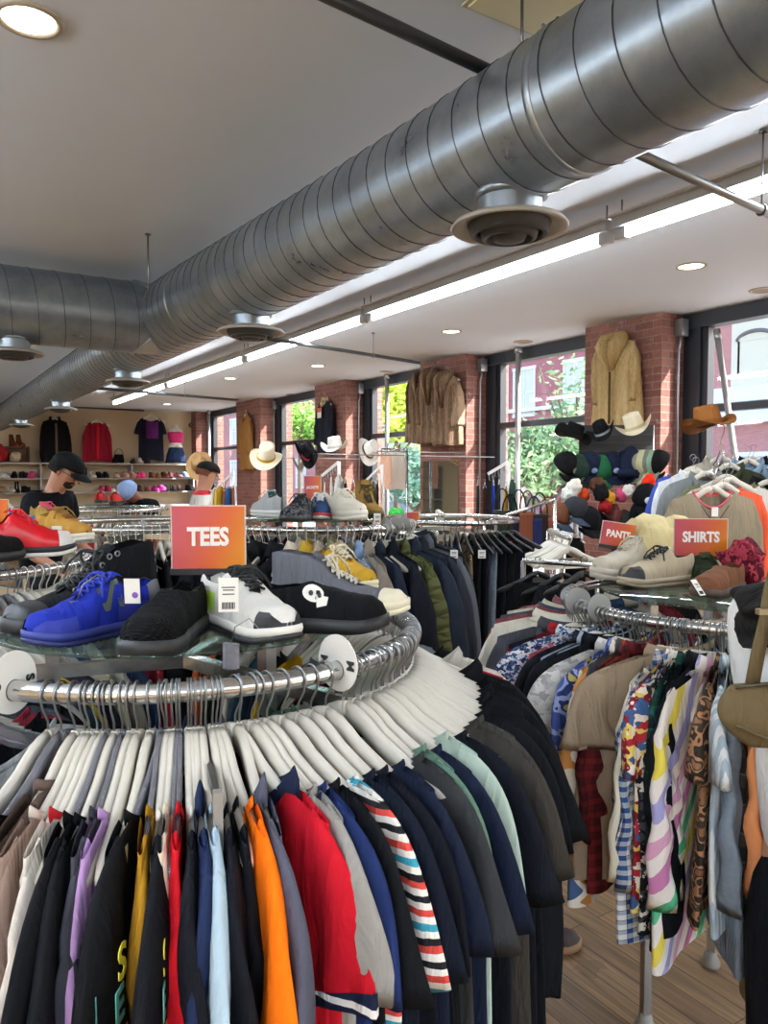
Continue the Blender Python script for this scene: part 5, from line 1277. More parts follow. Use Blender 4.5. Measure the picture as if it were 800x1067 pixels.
# ================================================================== GENERIC STRAIGHT RAILS
def rail_rack(a, b, label, post=(0, 1), r=.014, m=CHROME, name='straight_clothes_rack'):
    a = Vector(a); b = Vector(b); o = empty(name, label, 'clothes rack')
    MB().tube([a, b], r, 10).build('top_rail', m, o); n = Vector((b.y-a.y, a.x-b.x, 0)).normalized()*.25
    for t in post:
        q = a.lerp(b, t); MB().tube([q, (q.x, q.y, .05)], .014, 10).build('upright', m, o)
        MB().tube([(q.x-n.x, q.y-n.y, .03), (q.x+n.x, q.y+n.y, .03)], .016, 8).build('foot_bar', m, o)
    return o
def run(a, b, n, specs, fr, group=None, face=None, styles=('white',), parts=True):
    a = Vector(a); b = Vector(b); d = (b-a); rz = math.atan2(d.y, d.x)+PI/2 if face is None else face
    for i in range(n):
        q = a.lerp(b, (i+.5)/n); hanger(q, rz+R.uniform(-.08, .08), group or fr, R.choice(styles), parts=parts, group=group)
# piles of empty white hangers facing the camera
def pile(px0, px1, py, D, n, label, grp, depth=.5):
    c = at((px0+px1)/2, py, D); f = Vector((st, ct, 0)); a = c; b = c+f*depth
    rail_rack(a-f*.03, b+f*.05, 'straight rail carrying '+label, post=(1,))
    for i in range(n):
        q = a.lerp(b, i/n); sc_ = R.uniform(.96, 1.04)
        h = hanger((q.x, q.y, q.z), -TH+PI/2*0+R.uniform(-.12, .12), label+', pushed together', R.choice(['white', 'white', 'clear']), parts=False, group=grp, tilt=R.uniform(-.05, .05))
pile(552, 634, 560, 4.35, 22, 'white hangers behind the cream chunky sneaker', 'pile of empty hangers by the PANTS sign')
pile(430, 492, 537, 5.3, 20, 'white hangers below the wall mirror', 'pile of empty hangers under the mirror')
# black skirts and jeans beneath the first pile
for i, (px, py, k, c, d) in enumerate(((560, 604, 'skirt', '#17181b', 'black skirt hanging below the pile of white hangers, left one'), (586, 606, 'skirt', '#1d1e22', 'black skirt hanging below the pile of white hangers, middle one'), (608, 604, 'skirt', '#131417', 'black skirt below the pile of white hangers, right one'))):
    q = at(px, py, 3.95-i*.07); garment(k, c, (q.x, q.y, q.z+.10), FACE+.15*i-.1, d, 'skirt', 'skirt', v=i, scale=.9)
    STUFF['on'] = False; hanger((q.x, q.y, q.z+.10), FACE+.15*i-.1, ('left', 'middle', 'right')[i]+' black hanger of the three black skirts', 'black', parts=False); STUFF['on'] = True
q0 = at(545, 598, 3.99); q1 = at(622, 598, 3.78); rail_rack((q0.x, q0.y, q0.z+.07), (q1.x, q1.y, q0.z+.07), 'low straight rack of black skirts behind the shirts rack')
# ------------------------------------------------------------------ trousers rack right of the coats
TC = (3.05, 4.05); TZ = 1.33
round_rack(TC, TZ, 'round rack of trousers right of the coats', glass_r=0, turn=.1)
tr = [(462, 'pants', '#1c2434', 'dark navy jeans left of the brown camouflage trousers'), (470, 'pants', '#20283a', 'indigo jeans with a white tag on the trousers rack'), (478, 'pants', ('denim', ['#1b2740', '#2a3a5c'], 1), 'blue jeans just left of the camouflage trousers'),
 (488, 'pants', ('blotch', ['#8a7456', '#5c4632', '#a8926e', '#3f3226'], 18), 'brown camouflage trousers between blue jeans and black trousers'), (497, 'pants', '#17191e', 'black trousers right of the camouflage trousers'), (505, 'pants', '#1c1f26', 'charcoal trousers with a white tag'),
 (513, 'pants', ('denim', ['#5a6470', '#79838e'], 1), 'faded grey jeans on the trousers rack'), (521, 'pants', '#121317', 'black jeans right of the faded grey jeans'), (530, 'pants', '#17181c', 'black wide trousers at the right end of the trousers rack'), (540, 'pants', '#1d2027', 'slate trousers at the far right of the trousers rack'), (549, 'pants', '#101114', 'deep black trousers at the far right end of the trousers rack')]
for i, (px, k, c, d) in enumerate(tr):
    a = phi_px(TC, TZ, px, r=.56, lo=-80, hi=80); g = garment(k, c, pol(TC, .46, a, TZ), a, d, 'trousers', 'trousers', v=i % 4); g.scale.x = 1.2
    STUFF['on'] = False; hanger(pol(TC, .46, a, TZ), a, ' '.join(('black hanger of the '+d).split()[:16]), 'black', parts=False); STUFF['on'] = True
for px, py in ((473, 577), (502, 577)): price_tag(at(px, py-4, 3.45), FACE, .034, .038, 'white tag on the %s of the trousers rack' % ('indigo jeans' if px < 490 else 'charcoal trousers'))
# ------------------------------------------------------------------ racks behind the TEES sign, left
EC = (1.05, 3.95); EZ = 1.37
round_rack(EC, EZ, 'round rack of dark tops behind the black high-top sneaker', glass_r=0, turn=.8)
for i, (px, c, n) in enumerate(((92, '#1d3163', 'royal blue'), (103, '#d9d8d4', 'white'), (114, '#17181c', 'black'), (125, '#1e2026', 'charcoal'), (137, '#13141a', 'jet black'), (150, '#c9ccce', 'pale grey'), (163, '#1a1b20', 'soft black'), (176, '#101115', 'deep black'), (190, '#22242a', 'graphite'), (204, '#8a3a44', 'wine'), (216, '#4a8a94', 'teal'))):
    a = phi_px(EC, EZ, px, lo=-70, hi=70); place(EC, EZ, a, ('tee' if i % 2 else 'longtee', c, '%s top on the rack behind the black high-top' % n, dict(v=i % 4)), '')
_h = at(122, 533, 7.2); HC = (_h.x, _h.y); HZ = 1.30
round_rack(HC, HZ, 'farther round rack of pale hangers beside the bending shopper', glass_r=.34, turn=.8)
for i, (c, n) in enumerate((('#e2ded4', 'white'), ('#4a6a3a', 'leaf green'), ('#d8cdb0', 'cream'), ('#b0b3b5', 'grey'), ('#a83a44', 'red'), ('#dcd3b8', 'ivory'), ('#3c4a38', 'olive'), ('#d9d9d6', 'off-white'), ('#7a3f34', 'brick'), ('#e6e0d0', 'pale cream'), ('#26282e', 'charcoal'), ('#c7b48a', 'sand'))):
    a = phi_c(HC)+math.radians(-66+i*11.5); place(HC, HZ, a, ('longtee', c, '%s top on the farther rack by the capped man' % n, dict(v=i % 4)), '')
for k in range(22): 
    a = phi_c(HC)+math.radians(-70+k*6.4); hanger(pol(HC, .46, a, HZ), a, 'white hanger on the farther rack by the capped man', parts=False, group='hangers on the farther rack by the capped man')
HG = HZ+.036
for i, (t, h, c, n, kw) in enumerate((((112, 523), (98, 525), '#b8302a', 'red and black', dict(mid='#111', toecap='#161616')), ((128, 524), (113, 526), '#c43a30', 'orange-red and black', dict(mid='#141414', toecap='#181818')), ((148, 522), (126, 514), '#dedbd4', 'white', dict(mid='#e6e4de')))):
    shoe('sneaker', t, h, HG, '%s sneaker on the far glass shelf below the shoe wall' % n, c, '#1a1a1a', lace='#d8d8d8', L=.28, **kw)
# bar in front, with clothes lying
a = at(120, 549, 5.0); b = at(190, 547, 5.0); rail_rack(a, b, 'chrome straight rail left of the TEES sign')
# another rack between TEES and JACKETS signs, right back
# ================================================================== WATERFALL ARMS AND SMALL WARES BY THE WINDOWS
WM = plain('#dedcd8', .4, 0, 'white_arm')
def waterfall(a, b, label, items, foot=True):
    a = Vector(a); b = Vector(b); o = empty('waterfall_stand', label, 'display stand'); 
    MB().box((-.5, -.008, -.012), (.5, .008, .012), Matrix.Translation((a+b)/2) @ Matrix.LocRotScale(None, (b-a).to_track_quat('X', 'Z'), Vector(((b-a).length, 1, 1)))).build('slanted_arm', WM, o, smooth=False)
    for k in range(7):
        q = a.lerp(b, (k+.5)/7); MB().tube([q, q+Vector((0, 0, -.05)), q+Vector((0, -.01, -.06))], .004, 6).build('hook', STEEL, o)
    top = b if b.z > a.z else a
    MB().tube([top, (top.x, top.y, .03)], .016, 10).build('upright', WM, o); MB().box((top.x-.25, top.y-.02, 0), (top.x+.25, top.y+.02, .03)).box((top.x-.02, top.y-.25, 0), (top.x+.02, top.y+.25, .03)).build('base', WM, o, smooth=False)
    return o
def small_top(px, py, D, c, label, s=.5, kind='tee', rz=None, yaw=0):
    q = at(px, py, D); rz = FACE+PI/2+yaw if rz is None else rz; rz += R.uniform(-.3, .3)
    g = garment(kind, c, (q.x, q.y, q.z+.06*s), rz, label, NAME[kind][0], NAME[kind][1], v=R.randrange(4), scale=s); h = hanger((q.x, q.y, q.z+.06*s), rz, ' '.join(('small hanger of the '+label).split()[:16]), parts=False); h.scale = (s,)*3
    return g
waterfall(at(508, 494, 6.3), at(530, 481, 6.3), 'white slanted arm of scarves in front of the second window', 0)
for px, py, c, n in ((498, 500, '#24262c', 'black'), (505, 503, '#4a2c1e', 'brown'), (514, 500, '#1f3fb0', 'cobalt blue'), (520, 499, '#2b2b2e', 'charcoal'), (527, 504, '#d9a03a', 'golden'), (534, 497, '#2c4a3c', 'dark green')):
    small_top(px, py, 6.2, c, '%s small top under the white slanted arm by the second window' % n, .42, 'tank')
waterfall(at(545, 508, 5.9), at(566, 522, 5.9), 'white slanted arm of handbags left of the brown cap', 0)
for px, py, c, n in ((523, 532, '#2a2c22', 'olive black'), (531, 538, '#17181b', 'black slouchy'), (540, 533, '#1c2030', 'navy'), (549, 534, '#7a4630', 'brown leather'), (556, 540, '#242a50', 'indigo'), (562, 536, '#2a211c', 'espresso'), (570, 540, '#8a4a3c', 'rust striped'), (545, 562, '#5b5a2a', 'mossy green')):
    handbag(at(px, py, 5.6), FACE+R.uniform(-.4, .4), c, '%s handbag hanging by the second window' % n, .15, .22 if py < 550 else .14, .06, .16)
bundle(at(536, 594, 5.2), .07, '#c22f22', 'bright red crocheted pouch below the hanging handbags', 'pouch', 'pouch', .8, 1.4, 31)
bundle(at(534, 610, 5.2), .06, ('hstripe', ['#2a8a5a', '#d9822a', '#c23a30', '#d9c23a'], 9), 'rainbow striped knit hat below the red pouch', 'knit_hat', 'hat', 1.1, 1.0, 33)
o = rail_rack(at(505, 545, 5.5), at(578, 520, 5.5), 'rail carrying handbags in front of the second window', name='handbag_rail')
# white arms between the JACKETS sign and third window
waterfall(at(335, 496, 6.6), at(353, 481, 6.6), 'white slanted arm behind the JACKETS sign', 0)
for px, py, c, n in ((338, 503, '#e8c4b4', 'peach'), (345, 497, '#e9e4de', 'white'), (353, 494, '#e6e2dd', 'ivory'), (360, 497, '#1a1b1f', 'black'), (368, 500, '#d98a94', 'rose striped'), (347, 512, '#2a2a2e', 'charcoal')):
    small_top(px, py, 6.5, c, '%s small top hanging behind the JACKETS sign' % n, .5, 'tank')
waterfall(at(382, 500, 8.2), at(398, 484, 8.2), 'white slanted arm below the black and white fedora', 0)
for px, py, c, n in ((384, 503, '#cfd6c8', 'pale mint'), (388, 500, '#e0c060', 'yellow'), (393, 498, '#2d3138', 'dark'), (398, 500, '#d9d0c0', 'cream')):
    small_top(px, py, 8.1, c, '%s small top hanging below the fedora' % n, .55, 'tank')
waterfall(at(226, 508, 9.6), at(244, 491, 9.6), 'white slanted arm below the straw hat', 0)
for px, py, c, n in ((224, 508, '#e5e0d8', 'white'), (229, 505, '#d8b23a', 'yellow'), (234, 503, '#8a3a34', 'brick red'), (238, 506, '#3f78b4', 'bright blue'), (243, 503, '#9a5a3c', 'copper')):
    small_top(px, py, 9.5, c, '%s small top hanging below the straw hat' % n, .6, 'tank')
# sunlit white blouses in the third window
hang('longshirt', '#efe9e2', 412, 468, 512, 'x', 5.5, 'white blouse in full sun before the third window', MROT+.5, sx=.8, name='blouse', cat='blouse')
hang('longtee', '#e9b9a0', 402, 470, 510, 'x', 5.3, 'peach blouse in full sun beside the white blouse', MROT+.2, sx=.6, name='blouse', cat='blouse')
rail_rack(onx(398, 468, 5.45), onx(424, 468, 5.5), 'sunlit rail with blouses before the third window')
bundle(at(413, 546, 5.8), .05, '#3fae4a', 'bright green toy-sized pouch below the sunlit blouses', 'pouch', 'pouch', 1.2, 1.2, 35)
p = at(430, 541, 4.7); sign('', p, .075, .085, 'plain orange sign left of the pile of hangers under the mirror', FACE, .02, stem=.3)
# hats on the way
def hat_peg(p, wall, label):
    o = empty('hat_peg', label, 'peg'); MB().tube([p, wall], .006, 6).build('peg', STEEL, o)
cowboy(at(596, 455, 6.2), FACE+.5, '#141416', 'black cowboy hat at the left of the dark display board', tilt=(.25, .3), sc=1.0)
cowboy(at(628, 451, 6.1), FACE-.4, '#18181a', 'black studded cowboy hat in the middle of the display board', tilt=(.35, -.4), sc=.85, band='#9a9a9c')
cowboy(at(662, 446, 6.0), FACE-.35, '#d8ceb4', 'cream cowboy hat at the right of the display board', tilt=(.2, -.35), sc=1.05, band='#b8ac8e', curl=.06)
cowboy(at(738, 443, 5.0), FACE+.15, '#86562a', 'tan suede cowboy hat with a chin cord by the leaning pole', tilt=(-.1, -.12), sc=1.15, curl=.05, band='#7a4a20', cord='#b09a78')
cowboy(at(316, 473, 7.4), FACE+.9, '#16161a', 'black cowboy hat with a pink band below the navy jacket', tilt=(.9, .2), sc=.95, band='#c23a5a')
cowboy(at(349, 467, 7.2), FACE-.2, '#e0ddd6', 'white cowboy hat right of the black one with pink band', tilt=(.1, -.1), sc=.95, band='#b8b5ae')
cowboy(at(383, 470, 8.4), FACE+.6, '#e0dcd4', 'black and white fedora on the third pillar', tilt=(1.0, .4), sc=1.05, band='#5a3a28', curl=.02, name='fedora_hat')
cowboy(at(277, 477, 10.2), FACE, '#e8dfc6', 'pale straw hat with a yellow band in full sun', tilt=(.5, .2), sc=1.6, band='#c2922e', curl=.03, name='straw_hat')
cowboy(at(207, 484, 13.5), FACE, '#b89468', 'natural straw hat before the back corner pillar', tilt=(1.0, 0), sc=1.7, band='#8a6a44', curl=.0, name='straw_hat')
for px, py, D, X_, l in ((316, 473, 7.4, 0, 'peg of the black cowboy hat with pink band'), (383, 470, 8.4, 0, 'peg of the fedora'), (277, 477, 10.2, 0, 'peg of the sunlit straw hat')):
    a = at(px, py, D); hat_peg(a, (XP, a.y+.02, a.z), l)
# hat stand in front of the nearest pillar
D0 = 6.25
bl = at(603, 476, D0+.12); br2 = at(680, 476, D0+.12); tz = at(640, 443, D0+.12).z
o = empty('hat_display', 'dark hat display stand with a board in front of the nearest brick pillar', 'display stand')
ax = (br2-bl); ax.z = 0; L_ = ax.length; M = Matrix.Translation(bl) @ Matrix.Rotation(math.atan2(ax.y, ax.x), 4, 'Z')
MB().box((0, -.01, -.06), (L_, .01, tz-bl.z), M).build('display_board', plain('#2b2c2f', .6), o, smooth=False)
for k in range(4): MB().box((.01, -.016, -.03+k*.07), (L_-.01, -.01, -.02+k*.07), M).build('slat', plain('#3a3b3f', .5), o, smooth=False)
for x in (0.02, L_): MB().tube([M @ Vector((x, .01, tz-bl.z)), M @ Vector((x, .01, .02-bl.z))], .013, 8).build('upright', STEEL, o)
MB().box((-.1, -.25, -bl.z), (L_+.1, .25, -bl.z+.03), M).build('base', BPLAS, o, smooth=False)
for py_ in (478, 516): 
    z_ = at(640, py_, D0).z; MB().tube([(bl.x, bl.y, z_), (br2.x, br2.y, z_)], .008, 6).build('cross_rail', STEEL, o)
for a, b in (((585, 508), (612, 494)), ((583, 553), (606, 535)), ((652, 510), (676, 497)), ((600, 505), (618, 490))):
    MB().tube([at(*a, D0-.35), at(*b, D0)], .010, 6).build('slanted_arm', BPLAS, o)
caps = [(588, 486, '#17171a', 'black cap with a grey patch at the left of the cap row', .6, '#8a7a70', -.9), (603, 489, '#23342c', 'dark green cap second in the cap row', .3, None, 0), (614, 486, '#141b2e', 'navy cap with a round blue badge, left of the green cap', .1, '#7d8fc0', 0),
        (626, 490, '#1f5a3a', 'green cap between two navy caps', .1, None, 0), (638, 486, '#151c30', 'navy cap with a pale badge, right of the green cap', 0, '#8d9cc8', 0)]
for px, py, c, l, yw, bd, t in caps: cap(at(px, py, D0-.1), FACE+yw, c, l, badge=bd, tilt=(.8, 0), sc=1.12)
for i, (px, c, n) in enumerate(((655, '#1a2136', 'navy'), (661, '#242c40', 'dark slate'), (667, '#8a8878', 'grey'), (672, '#b8b894', 'pale khaki'), (678, '#6f7468', 'grey-green'), (683, '#7fa088', 'sage green'), (688, '#1c1d20', 'black'))):
    cap(at(px, 484, D0-.12-.02*i), FACE-1.35, c, '%s cap in the side-on stack at the right of the cap row' % n, tilt=(1.0, 0), sc=1.1)
beanie(at(657, 495, D0-.2), FACE, '#1b2238', 'navy knit beanie right of the badge caps', 1.15)
low = [('cap', 578, 540, '#6a4430', 'brown cap with a slate visor at the lower left of the hat display', .8, 1.15), ('cap', 598, 534, '#2c2e33', 'charcoal cap beside the brown cap', .5, 1.1), ('cap', 673, 522, '#131418', 'black cap with white badge at the lower right of the hat display', -.2, 1.2), ('cap', 668, 537, '#17181c', 'black cap below the white-badged black cap', -.5, 1.0), ('cap', 610, 545, '#15161a', 'black cap below the bright scarves', .4, 1.2)]
for k, px, py, c, l, yw, s in low: cap(at(px, py, D0-.45), FACE+yw, c, l, visor='#37404e' if 'brown' in l else None, badge='#d9d9d6' if 'badge at' in l or 'white badge' in l else None, tilt=(.45, .1), sc=s)
misc = [(608, 516, .05, '#d8502a', 'orange pouch left of the bright scarves'), (622, 506, .06, '#4a2f22', 'brown felt hat under the green cap'), (634, 520, .055, '#d9a02a', 'yellow-orange scarf end on the hat display'), (630, 528, .05, '#a3282c', 'dark red scarf end on the hat display'), (647, 517, .05, '#c24a72', 'pink scarf end on the hat display'), (655, 512, .05, '#d8d4cc', 'white cap crown on the hat display'),
        (598, 508, .06, '#e6e0d6', 'cream bonnet on the upper left arm of the hat display'), (676, 502, .05, '#e0301c', 'bright red cap by the right upright of the hat display'), (640, 540, .085, '#6b3b38', 'maroon leather bag behind the PANTS sign'), (655, 545, .09, '#2a2e2a', 'dark green bag right of the maroon bag'), (668, 552, .08, '#22252c', 'black rucksack above the yellow sweater'),
        (690, 527, .08, '#c9d2d9', 'pale plastic bag at the right of the hat display'), (620, 548, .1, '#17181b', 'black cloth bag above the pile of hangers'), (604, 528, .06, '#8a2a2e', 'maroon scarf behind the charcoal cap'), (592, 516, .06, '#d3d6cf', 'white knit beret at the left arm'), (626, 514, .06, '#1c1c20', 'black beret under the green cap')]
for i, (px, py, r_, c, l) in enumerate(misc):
    q = at(px, py, D0-.3-.03*(i % 4)); w_ = l.split(' ')
    nm = next((x for x in ('scarf', 'pouch', 'bag', 'hat', 'cap', 'bonnet', 'rucksack', 'beret') if x in w_), 'bag')
    bundle((q.x, q.y, q.z-r_), r_, c, l, {'hat': 'felt_hat', 'bag': 'soft_bag', 'scarf': 'rolled_scarf', 'cap': 'knit_hat'}.get(nm, nm), nm, .9, 1.05, 40+i)
# two post stand lower rails with hangers of scarves
for i, (px, py, c, n) in enumerate(((585, 560, '#d9dccf', 'white floral'), (600, 556, '#1a1b1e', 'black'), (640, 560, '#20222a', 'ink'), (655, 566, '#2c2a28', 'dark brown'))):
    small_top(px, py, D0-.5, c, '%s scarf top low on the hat display' % n, .6, 'tank')
STUFF['on'] = False
# ================================================================== RIGHT FACE-ON RACK
q0 = at(742, 508, 4.15); f = Vector((q0.x, q0.y, 0)).normalized(); rt = Vector((ct, -st, 0))
back_c = [('#8a7d68', 'khaki sweatshirt with pink lining facing the camera above the SHIRTS sign', 'sweat', 0, 0), ('#d95a3c', 'orange-red sweatshirt just behind the khaki one', 'sweat', .06, .02), ('#c9c8c4', 'light grey tee behind the orange-red sweatshirt', 'tee', .10, .05), ('#6b6a4a', 'olive tee behind the light grey tee', 'tee', .08, .07),
          ('#7c8082', 'mid grey shirt on the face-on rack', 'shirt', -.04, .09), ('#dfe3ea', 'white shirt with a faint blue tint at the left of the face-on rack', 'longshirt', -.10, .10), ('#3f54a8', 'royal blue shirt edge left of the white shirt', 'longtee', -.12, .12), ('#3a3d2c', 'dark olive shirt high on the face-on rack', 'shirt', .10, .15),
          ('#7d93ab', 'pale blue denim shirt high on the face-on rack', 'shirt', .22, .18), ('#b5aa98', 'stone shirt near the pole on the face-on rack', 'shirt', .05, .20), ('#1b1c20', 'black long-sleeved shirt behind the blue denim shirt', 'longshirt', .26, .20)]
for i, (c, l, k, dx, dz_) in enumerate(back_c):
    p = q0+f*(.09*i)+rt*dx+Vector((0, 0, dz_*.9+.065)); rz = FACE+.08*math.sin(i*2)
    g = garment(k, c, p, rz, l, NAME[k][0], NAME[k][1], v=i % 4, collar='#c25a6a' if i == 0 else None); hanger(p, rz, ' '.join(('white hanger of the '+l).split()[:16]))
    if i == 0:
        for s in (1, -1): MB().tube([(s*.075, -.04, -.16), (0, -.045, -.27)], .0025, 5).build('drawcord', INK, g)
        MB().box((-.02, -.045, -.22), (.015, -.043, -.17)).build('neck_label', PAPER, g, smooth=False)
a = q0+Vector((0, 0, .068)); b = q0+f*1.0+rt*.06+Vector((0, 0, .23))
rail_rack(a-f*.04, b+f*.1, 'sloping rail of the face-on clothes rack above the shirts rack', post=(1,))
for i in range(6):
    p = q0+f*(.3+.11*i)+rt*(.33+.015*i)+Vector((0, 0, .10-.01*i)); k = 'jacket' if i % 2 else 'coat'
    l = ('black jacket nearest on the right of the face-on rack', 'black coat second on the right of the face-on rack', 'dark navy jacket at the right edge above the SHIRTS sign', 'charcoal coat at the right edge by the window', 'soft black jacket at the right edge by the window', 'brown-black coat farthest at the right edge')[i]
    garment(k, ('#17181c', '#111216', '#161b28', '#26272b', '#1b1b1e', '#2a211d')[i], p, FACE-.5, l, k, k, v=i % 4); hanger(p, FACE-.5, ' '.join(('white hanger of the '+l).split()[:16]))
a = q0+f*.25+rt*.325+Vector((0, 0, .102)); rail_rack(a, a+f*.65+rt*.08+Vector((0, 0, -.05)), 'second rail of the face-on rack carrying black coats', post=(1,))
o = MB().tube([at(753, 478, 4.95), at(715, 530, 4.95)], .012, 8).build('slanted_brace', STEEL); tag(o, 'slanted steel brace left of the leaning pole', 'brace')
# ================================================================== FLOOR: shoe under the front rack
q = onz(566, 985, 0); o, S = shoe('boot', None, None, 0, 'brown and grey shoe standing on the floor below the dark tees', '#4a4340', '#8a6a4a', L=.27, xyz=(q.x-.12, q.y+.10, 0), yaw=-.7, scale=1.0, tall=.6, name='ankle_boot')
# ================================================================== PEOPLE
q = at(38, 492, 5.3)
o, Mh, hp = person('bearded man in a black cap, glasses and black printed tee, looking down', (q.x, q.y, 0), FACE+PI*.44, H=1.80, lean=.26, head=.28, top='#101218', pants='#22252c', skin='#b07c64',
    arms=dict(elR=(.23, -.10, 1.12), wrR=(.16, -.36, 1.08), elL=(-.24, -.06, 1.10), wrL=(-.20, -.34, 1.02)))
rs = [[(.097*math.cos(a)**.9*math.cos(t), .113*math.cos(a)**.9*math.sin(t)+.006, .045+.085*math.sin(a)) for t in [2*PI*j/28 for j in range(28)]] for a in [PI/2*i/8.2 for i in range(9)]]
hp(MB().rings(rs), 'cap_crown', fb('#141516'))
rs = []
for i in range(6):
    q_ = i/5; rs.append([(.075*math.sin(t), -.075-.035*math.cos(t)-q_*.075*max(0, math.cos(t))**.6, .048-.018*q_-.012*abs(math.sin(t))**2) for t in [PI*(k/14-.5)*.98 for k in range(15)]])
b = MB().rings(rs, closed=False, cap=False); b.rings([[(x, y, z-.005) for x, y, z in r_] for r_ in rs], closed=False, cap=False); hp(b, 'cap_visor', fb('#1b1c1c'))
for s in (1, -1): hp(MB().tube([(s*.034+.024*math.cos(t), -.104, .012+.018*math.sin(t)) for t in [2*PI*j/16 for j in range(16)]], .0025, 6, loop=True), 'spectacle_rim', BPLAS); hp(MB().tube([(s*.058, -.102, .016), (s*.08, -.02, .014)], .0025, 5), 'spectacle_arm', BPLAS)
hp(MB().rings([[(.050*k_*math.cos(t), -.045-.050*max(-.6, math.sin(t))*-1*-1*-1, z) for t in [2*PI*j/16 for j in range(16)]] for z, k_ in ((-.088, .5), (-.075, .85), (-.055, .95), (-.04, .9))]), 'beard', fb('#2c211c'))
letters('Mo', .07, plain('#cfcfcf', .6), o, (.02, -.215, 1.28), (PI/2-.15, 0, 0), .001, name='shirt_print'); MB().tube([(.09*math.cos(t), -.22+.01*math.sin(t), 1.22+.05*math.sin(2*t)) for t in [2*PI*j/20 for j in range(20)]], .004, 5, loop=True).build('shirt_print', plain('#cfcfcf', .6), o)
MB().tube([(.155+.032*math.cos(t), -.40, 1.075+.03*math.sin(t)) for t in [2*PI*j/14 for j in range(14)]], .006, 6, loop=True).build('wristwatch', plain('#c9a24a', .3, .9), o)
q = at(158, 524, 8.1); o, Mh, hp = person('shopper in a light blue headscarf and black jacket bending over a rack', (q.x, q.y, 0), FACE-.5, H=1.66, lean=.42, head=.55, top='#17181b', longsl=True, skin='#8a5a48', hair='#7f97c8',
    arms=dict(elR=(.26, -.12, 1.16), wrR=(.20, -.40, 1.12), elL=(-.26, -.14, 1.16), wrL=(-.22, -.42, 1.14)))
hp(MB().rings([[(.101*math.sqrt(max(.01, 1-zz*zz))*math.cos(t), .12*math.sqrt(max(.01, 1-zz*zz))*math.sin(t)+.016, zz*.125+.008) for t in [2*PI*j/26 for j in range(26)]] for zz in [(-.1+1.08*i/10) for i in range(11)]]), 'headscarf', fb('#8ea6d2'))
letters('ST', .07, PAPER, o, (.20, -.17, 1.36), (PI/2-.6, 0, .4), .001, name='sleeve_print')
q = at(206, 512, 7.2); o, Mh, hp = person('shopper with long brown hair in a white and red top near the back corner', (q.x, q.y, 0), FACE+1.9, H=1.74, lean=.1, head=.15, top=('hstripe', ['#ece8e4', '#ece8e4', '#ece8e4', '#c23038'], 4), hair='#6a4230', hairstyle='short', skin='#c08a70')
hp(MB().rings([[(.097*math.cos(a)**.9*math.cos(t), .113*math.cos(a)**.9*math.sin(t)+.01, .04+.085*math.sin(a)) for t in [2*PI*j/28 for j in range(28)]] for a in [PI/2*i/8.2 for i in range(9)]]), 'cap_crown', fb('#1a1a1c'))
# shopper at the right edge
q = at(890, 560, 1.42); o, Mh, hp = person('shopper in a black cardigan and white shirt, mostly beyond the right edge', (q.x, q.y, 0), FACE+PI*.75, H=1.64, top='#e4e4e6', longsl=True, pants='#121319', hair='#17130f', hairstyle='long', skin='#b98a70',
    arms=dict(elR=(.18, -.08, 1.18), wrR=(.08, -.26, 1.22), elL=(-.18, -.08, 1.18), wrL=(-.08, -.26, 1.22)))
b = MB(); rs = []
for i in range(14):
    qv = i/13; z = lerp(1.47, 1.385, qv); rs.append([((.212+.01*math.sin(qv*9))*math.cos(t)+.006*math.sin(t*7+qv*8), (.165+.012*math.sin(qv*14))*math.sin(t)+.01, z+.012*math.sin(t*6)) for t in [2*PI*j/40 for j in range(40)]])
rs.insert(0, [(.07*math.cos(t), .07*math.sin(t)+.01, 1.52) for t in [2*PI*j/40 for j in range(40)]])
b.rings(rs, cap=False).build('cardigan', fb('#1b1716'), o)
# olive shoulder bag
q = at(812, 712, 1.36); bg_ = empty('shoulder_bag', 'olive brown crescent shoulder bag carried by the shopper at the right edge', 'bag', q, FACE+.1)
OL = fabric('solid', ['#5f5138']); rs = []
for i in range(13):
    t_ = i/12; z = lerp(-.112, .0, t_); w_ = .115*math.sin(PI*min(1, .12+t_*.62))**.7; rs.append([(w_*math.copysign(abs(math.cos(a))**.8, math.cos(a)), .034*math.sin(PI*min(1, .15+t_*.75))*math.sin(a), z) for a in [2*PI*j/28 for j in range(28)]])
MB().rings(rs).build('pouch', OL, bg_)
MB().tube([(lerp(-.1, .1, k/12), -.034-.0*k, -.062-.032*math.cos(PI*(k/12-.5))) for k in range(13)], .0022, 6).build('piping', plain('#54472f', .7), bg_)
MB().tube([(-.09, -.012, -.002), (0, -.016, .008), (.09, -.012, -.002)], .0025, 6).build('zip', plain('#3b3222', .5), bg_)
def strap(pts, w):
    rs = []
    for k, (x, y, z) in enumerate(pts): rs.append([(x-w, y, z), (x-w, y+.004, z), (x+w, y+.004, z), (x+w, y, z)])
    return MB().rings(rs)
strap([(-.052, 0, -.01), (-.04, 0, .06), (-.028, -.003, .12), (-.016, .01, .155), (.02, .05, .20), (.06, .09, .25), (.12, .12, .30)], .013).build('strap', OL, bg_)
strap([(.085, 0, -.01), (.11, .05, .1), (.14, .10, .2), (.15, .12, .30)], .013).build('strap', OL, bg_)
MB().box((-.045, -.006, .125), (-.008, .007, .135)).build('strap_buckle', plain('#a8987a', .3, .7), bg_, smooth=False)
# hangers of the farther racks, past the three hundred nearest ones
mb = MB(); hk, bd = hanger_meshes('white')
for h in STUFF['list']:
    M = Matrix.LocRotScale(h.loc, mathutils.Euler(h.rot), Vector(h.scale))
    for me in (hk, bd): mb.add([M @ v.co for v in me.vertices], [tuple(p.vertices) for p in me.polygons])
tag(mb.build('clothes_hangers', WPLAS, fix=False), 'white hangers on the farther racks, hat stands and walls', 'hangers', kind='stuff')
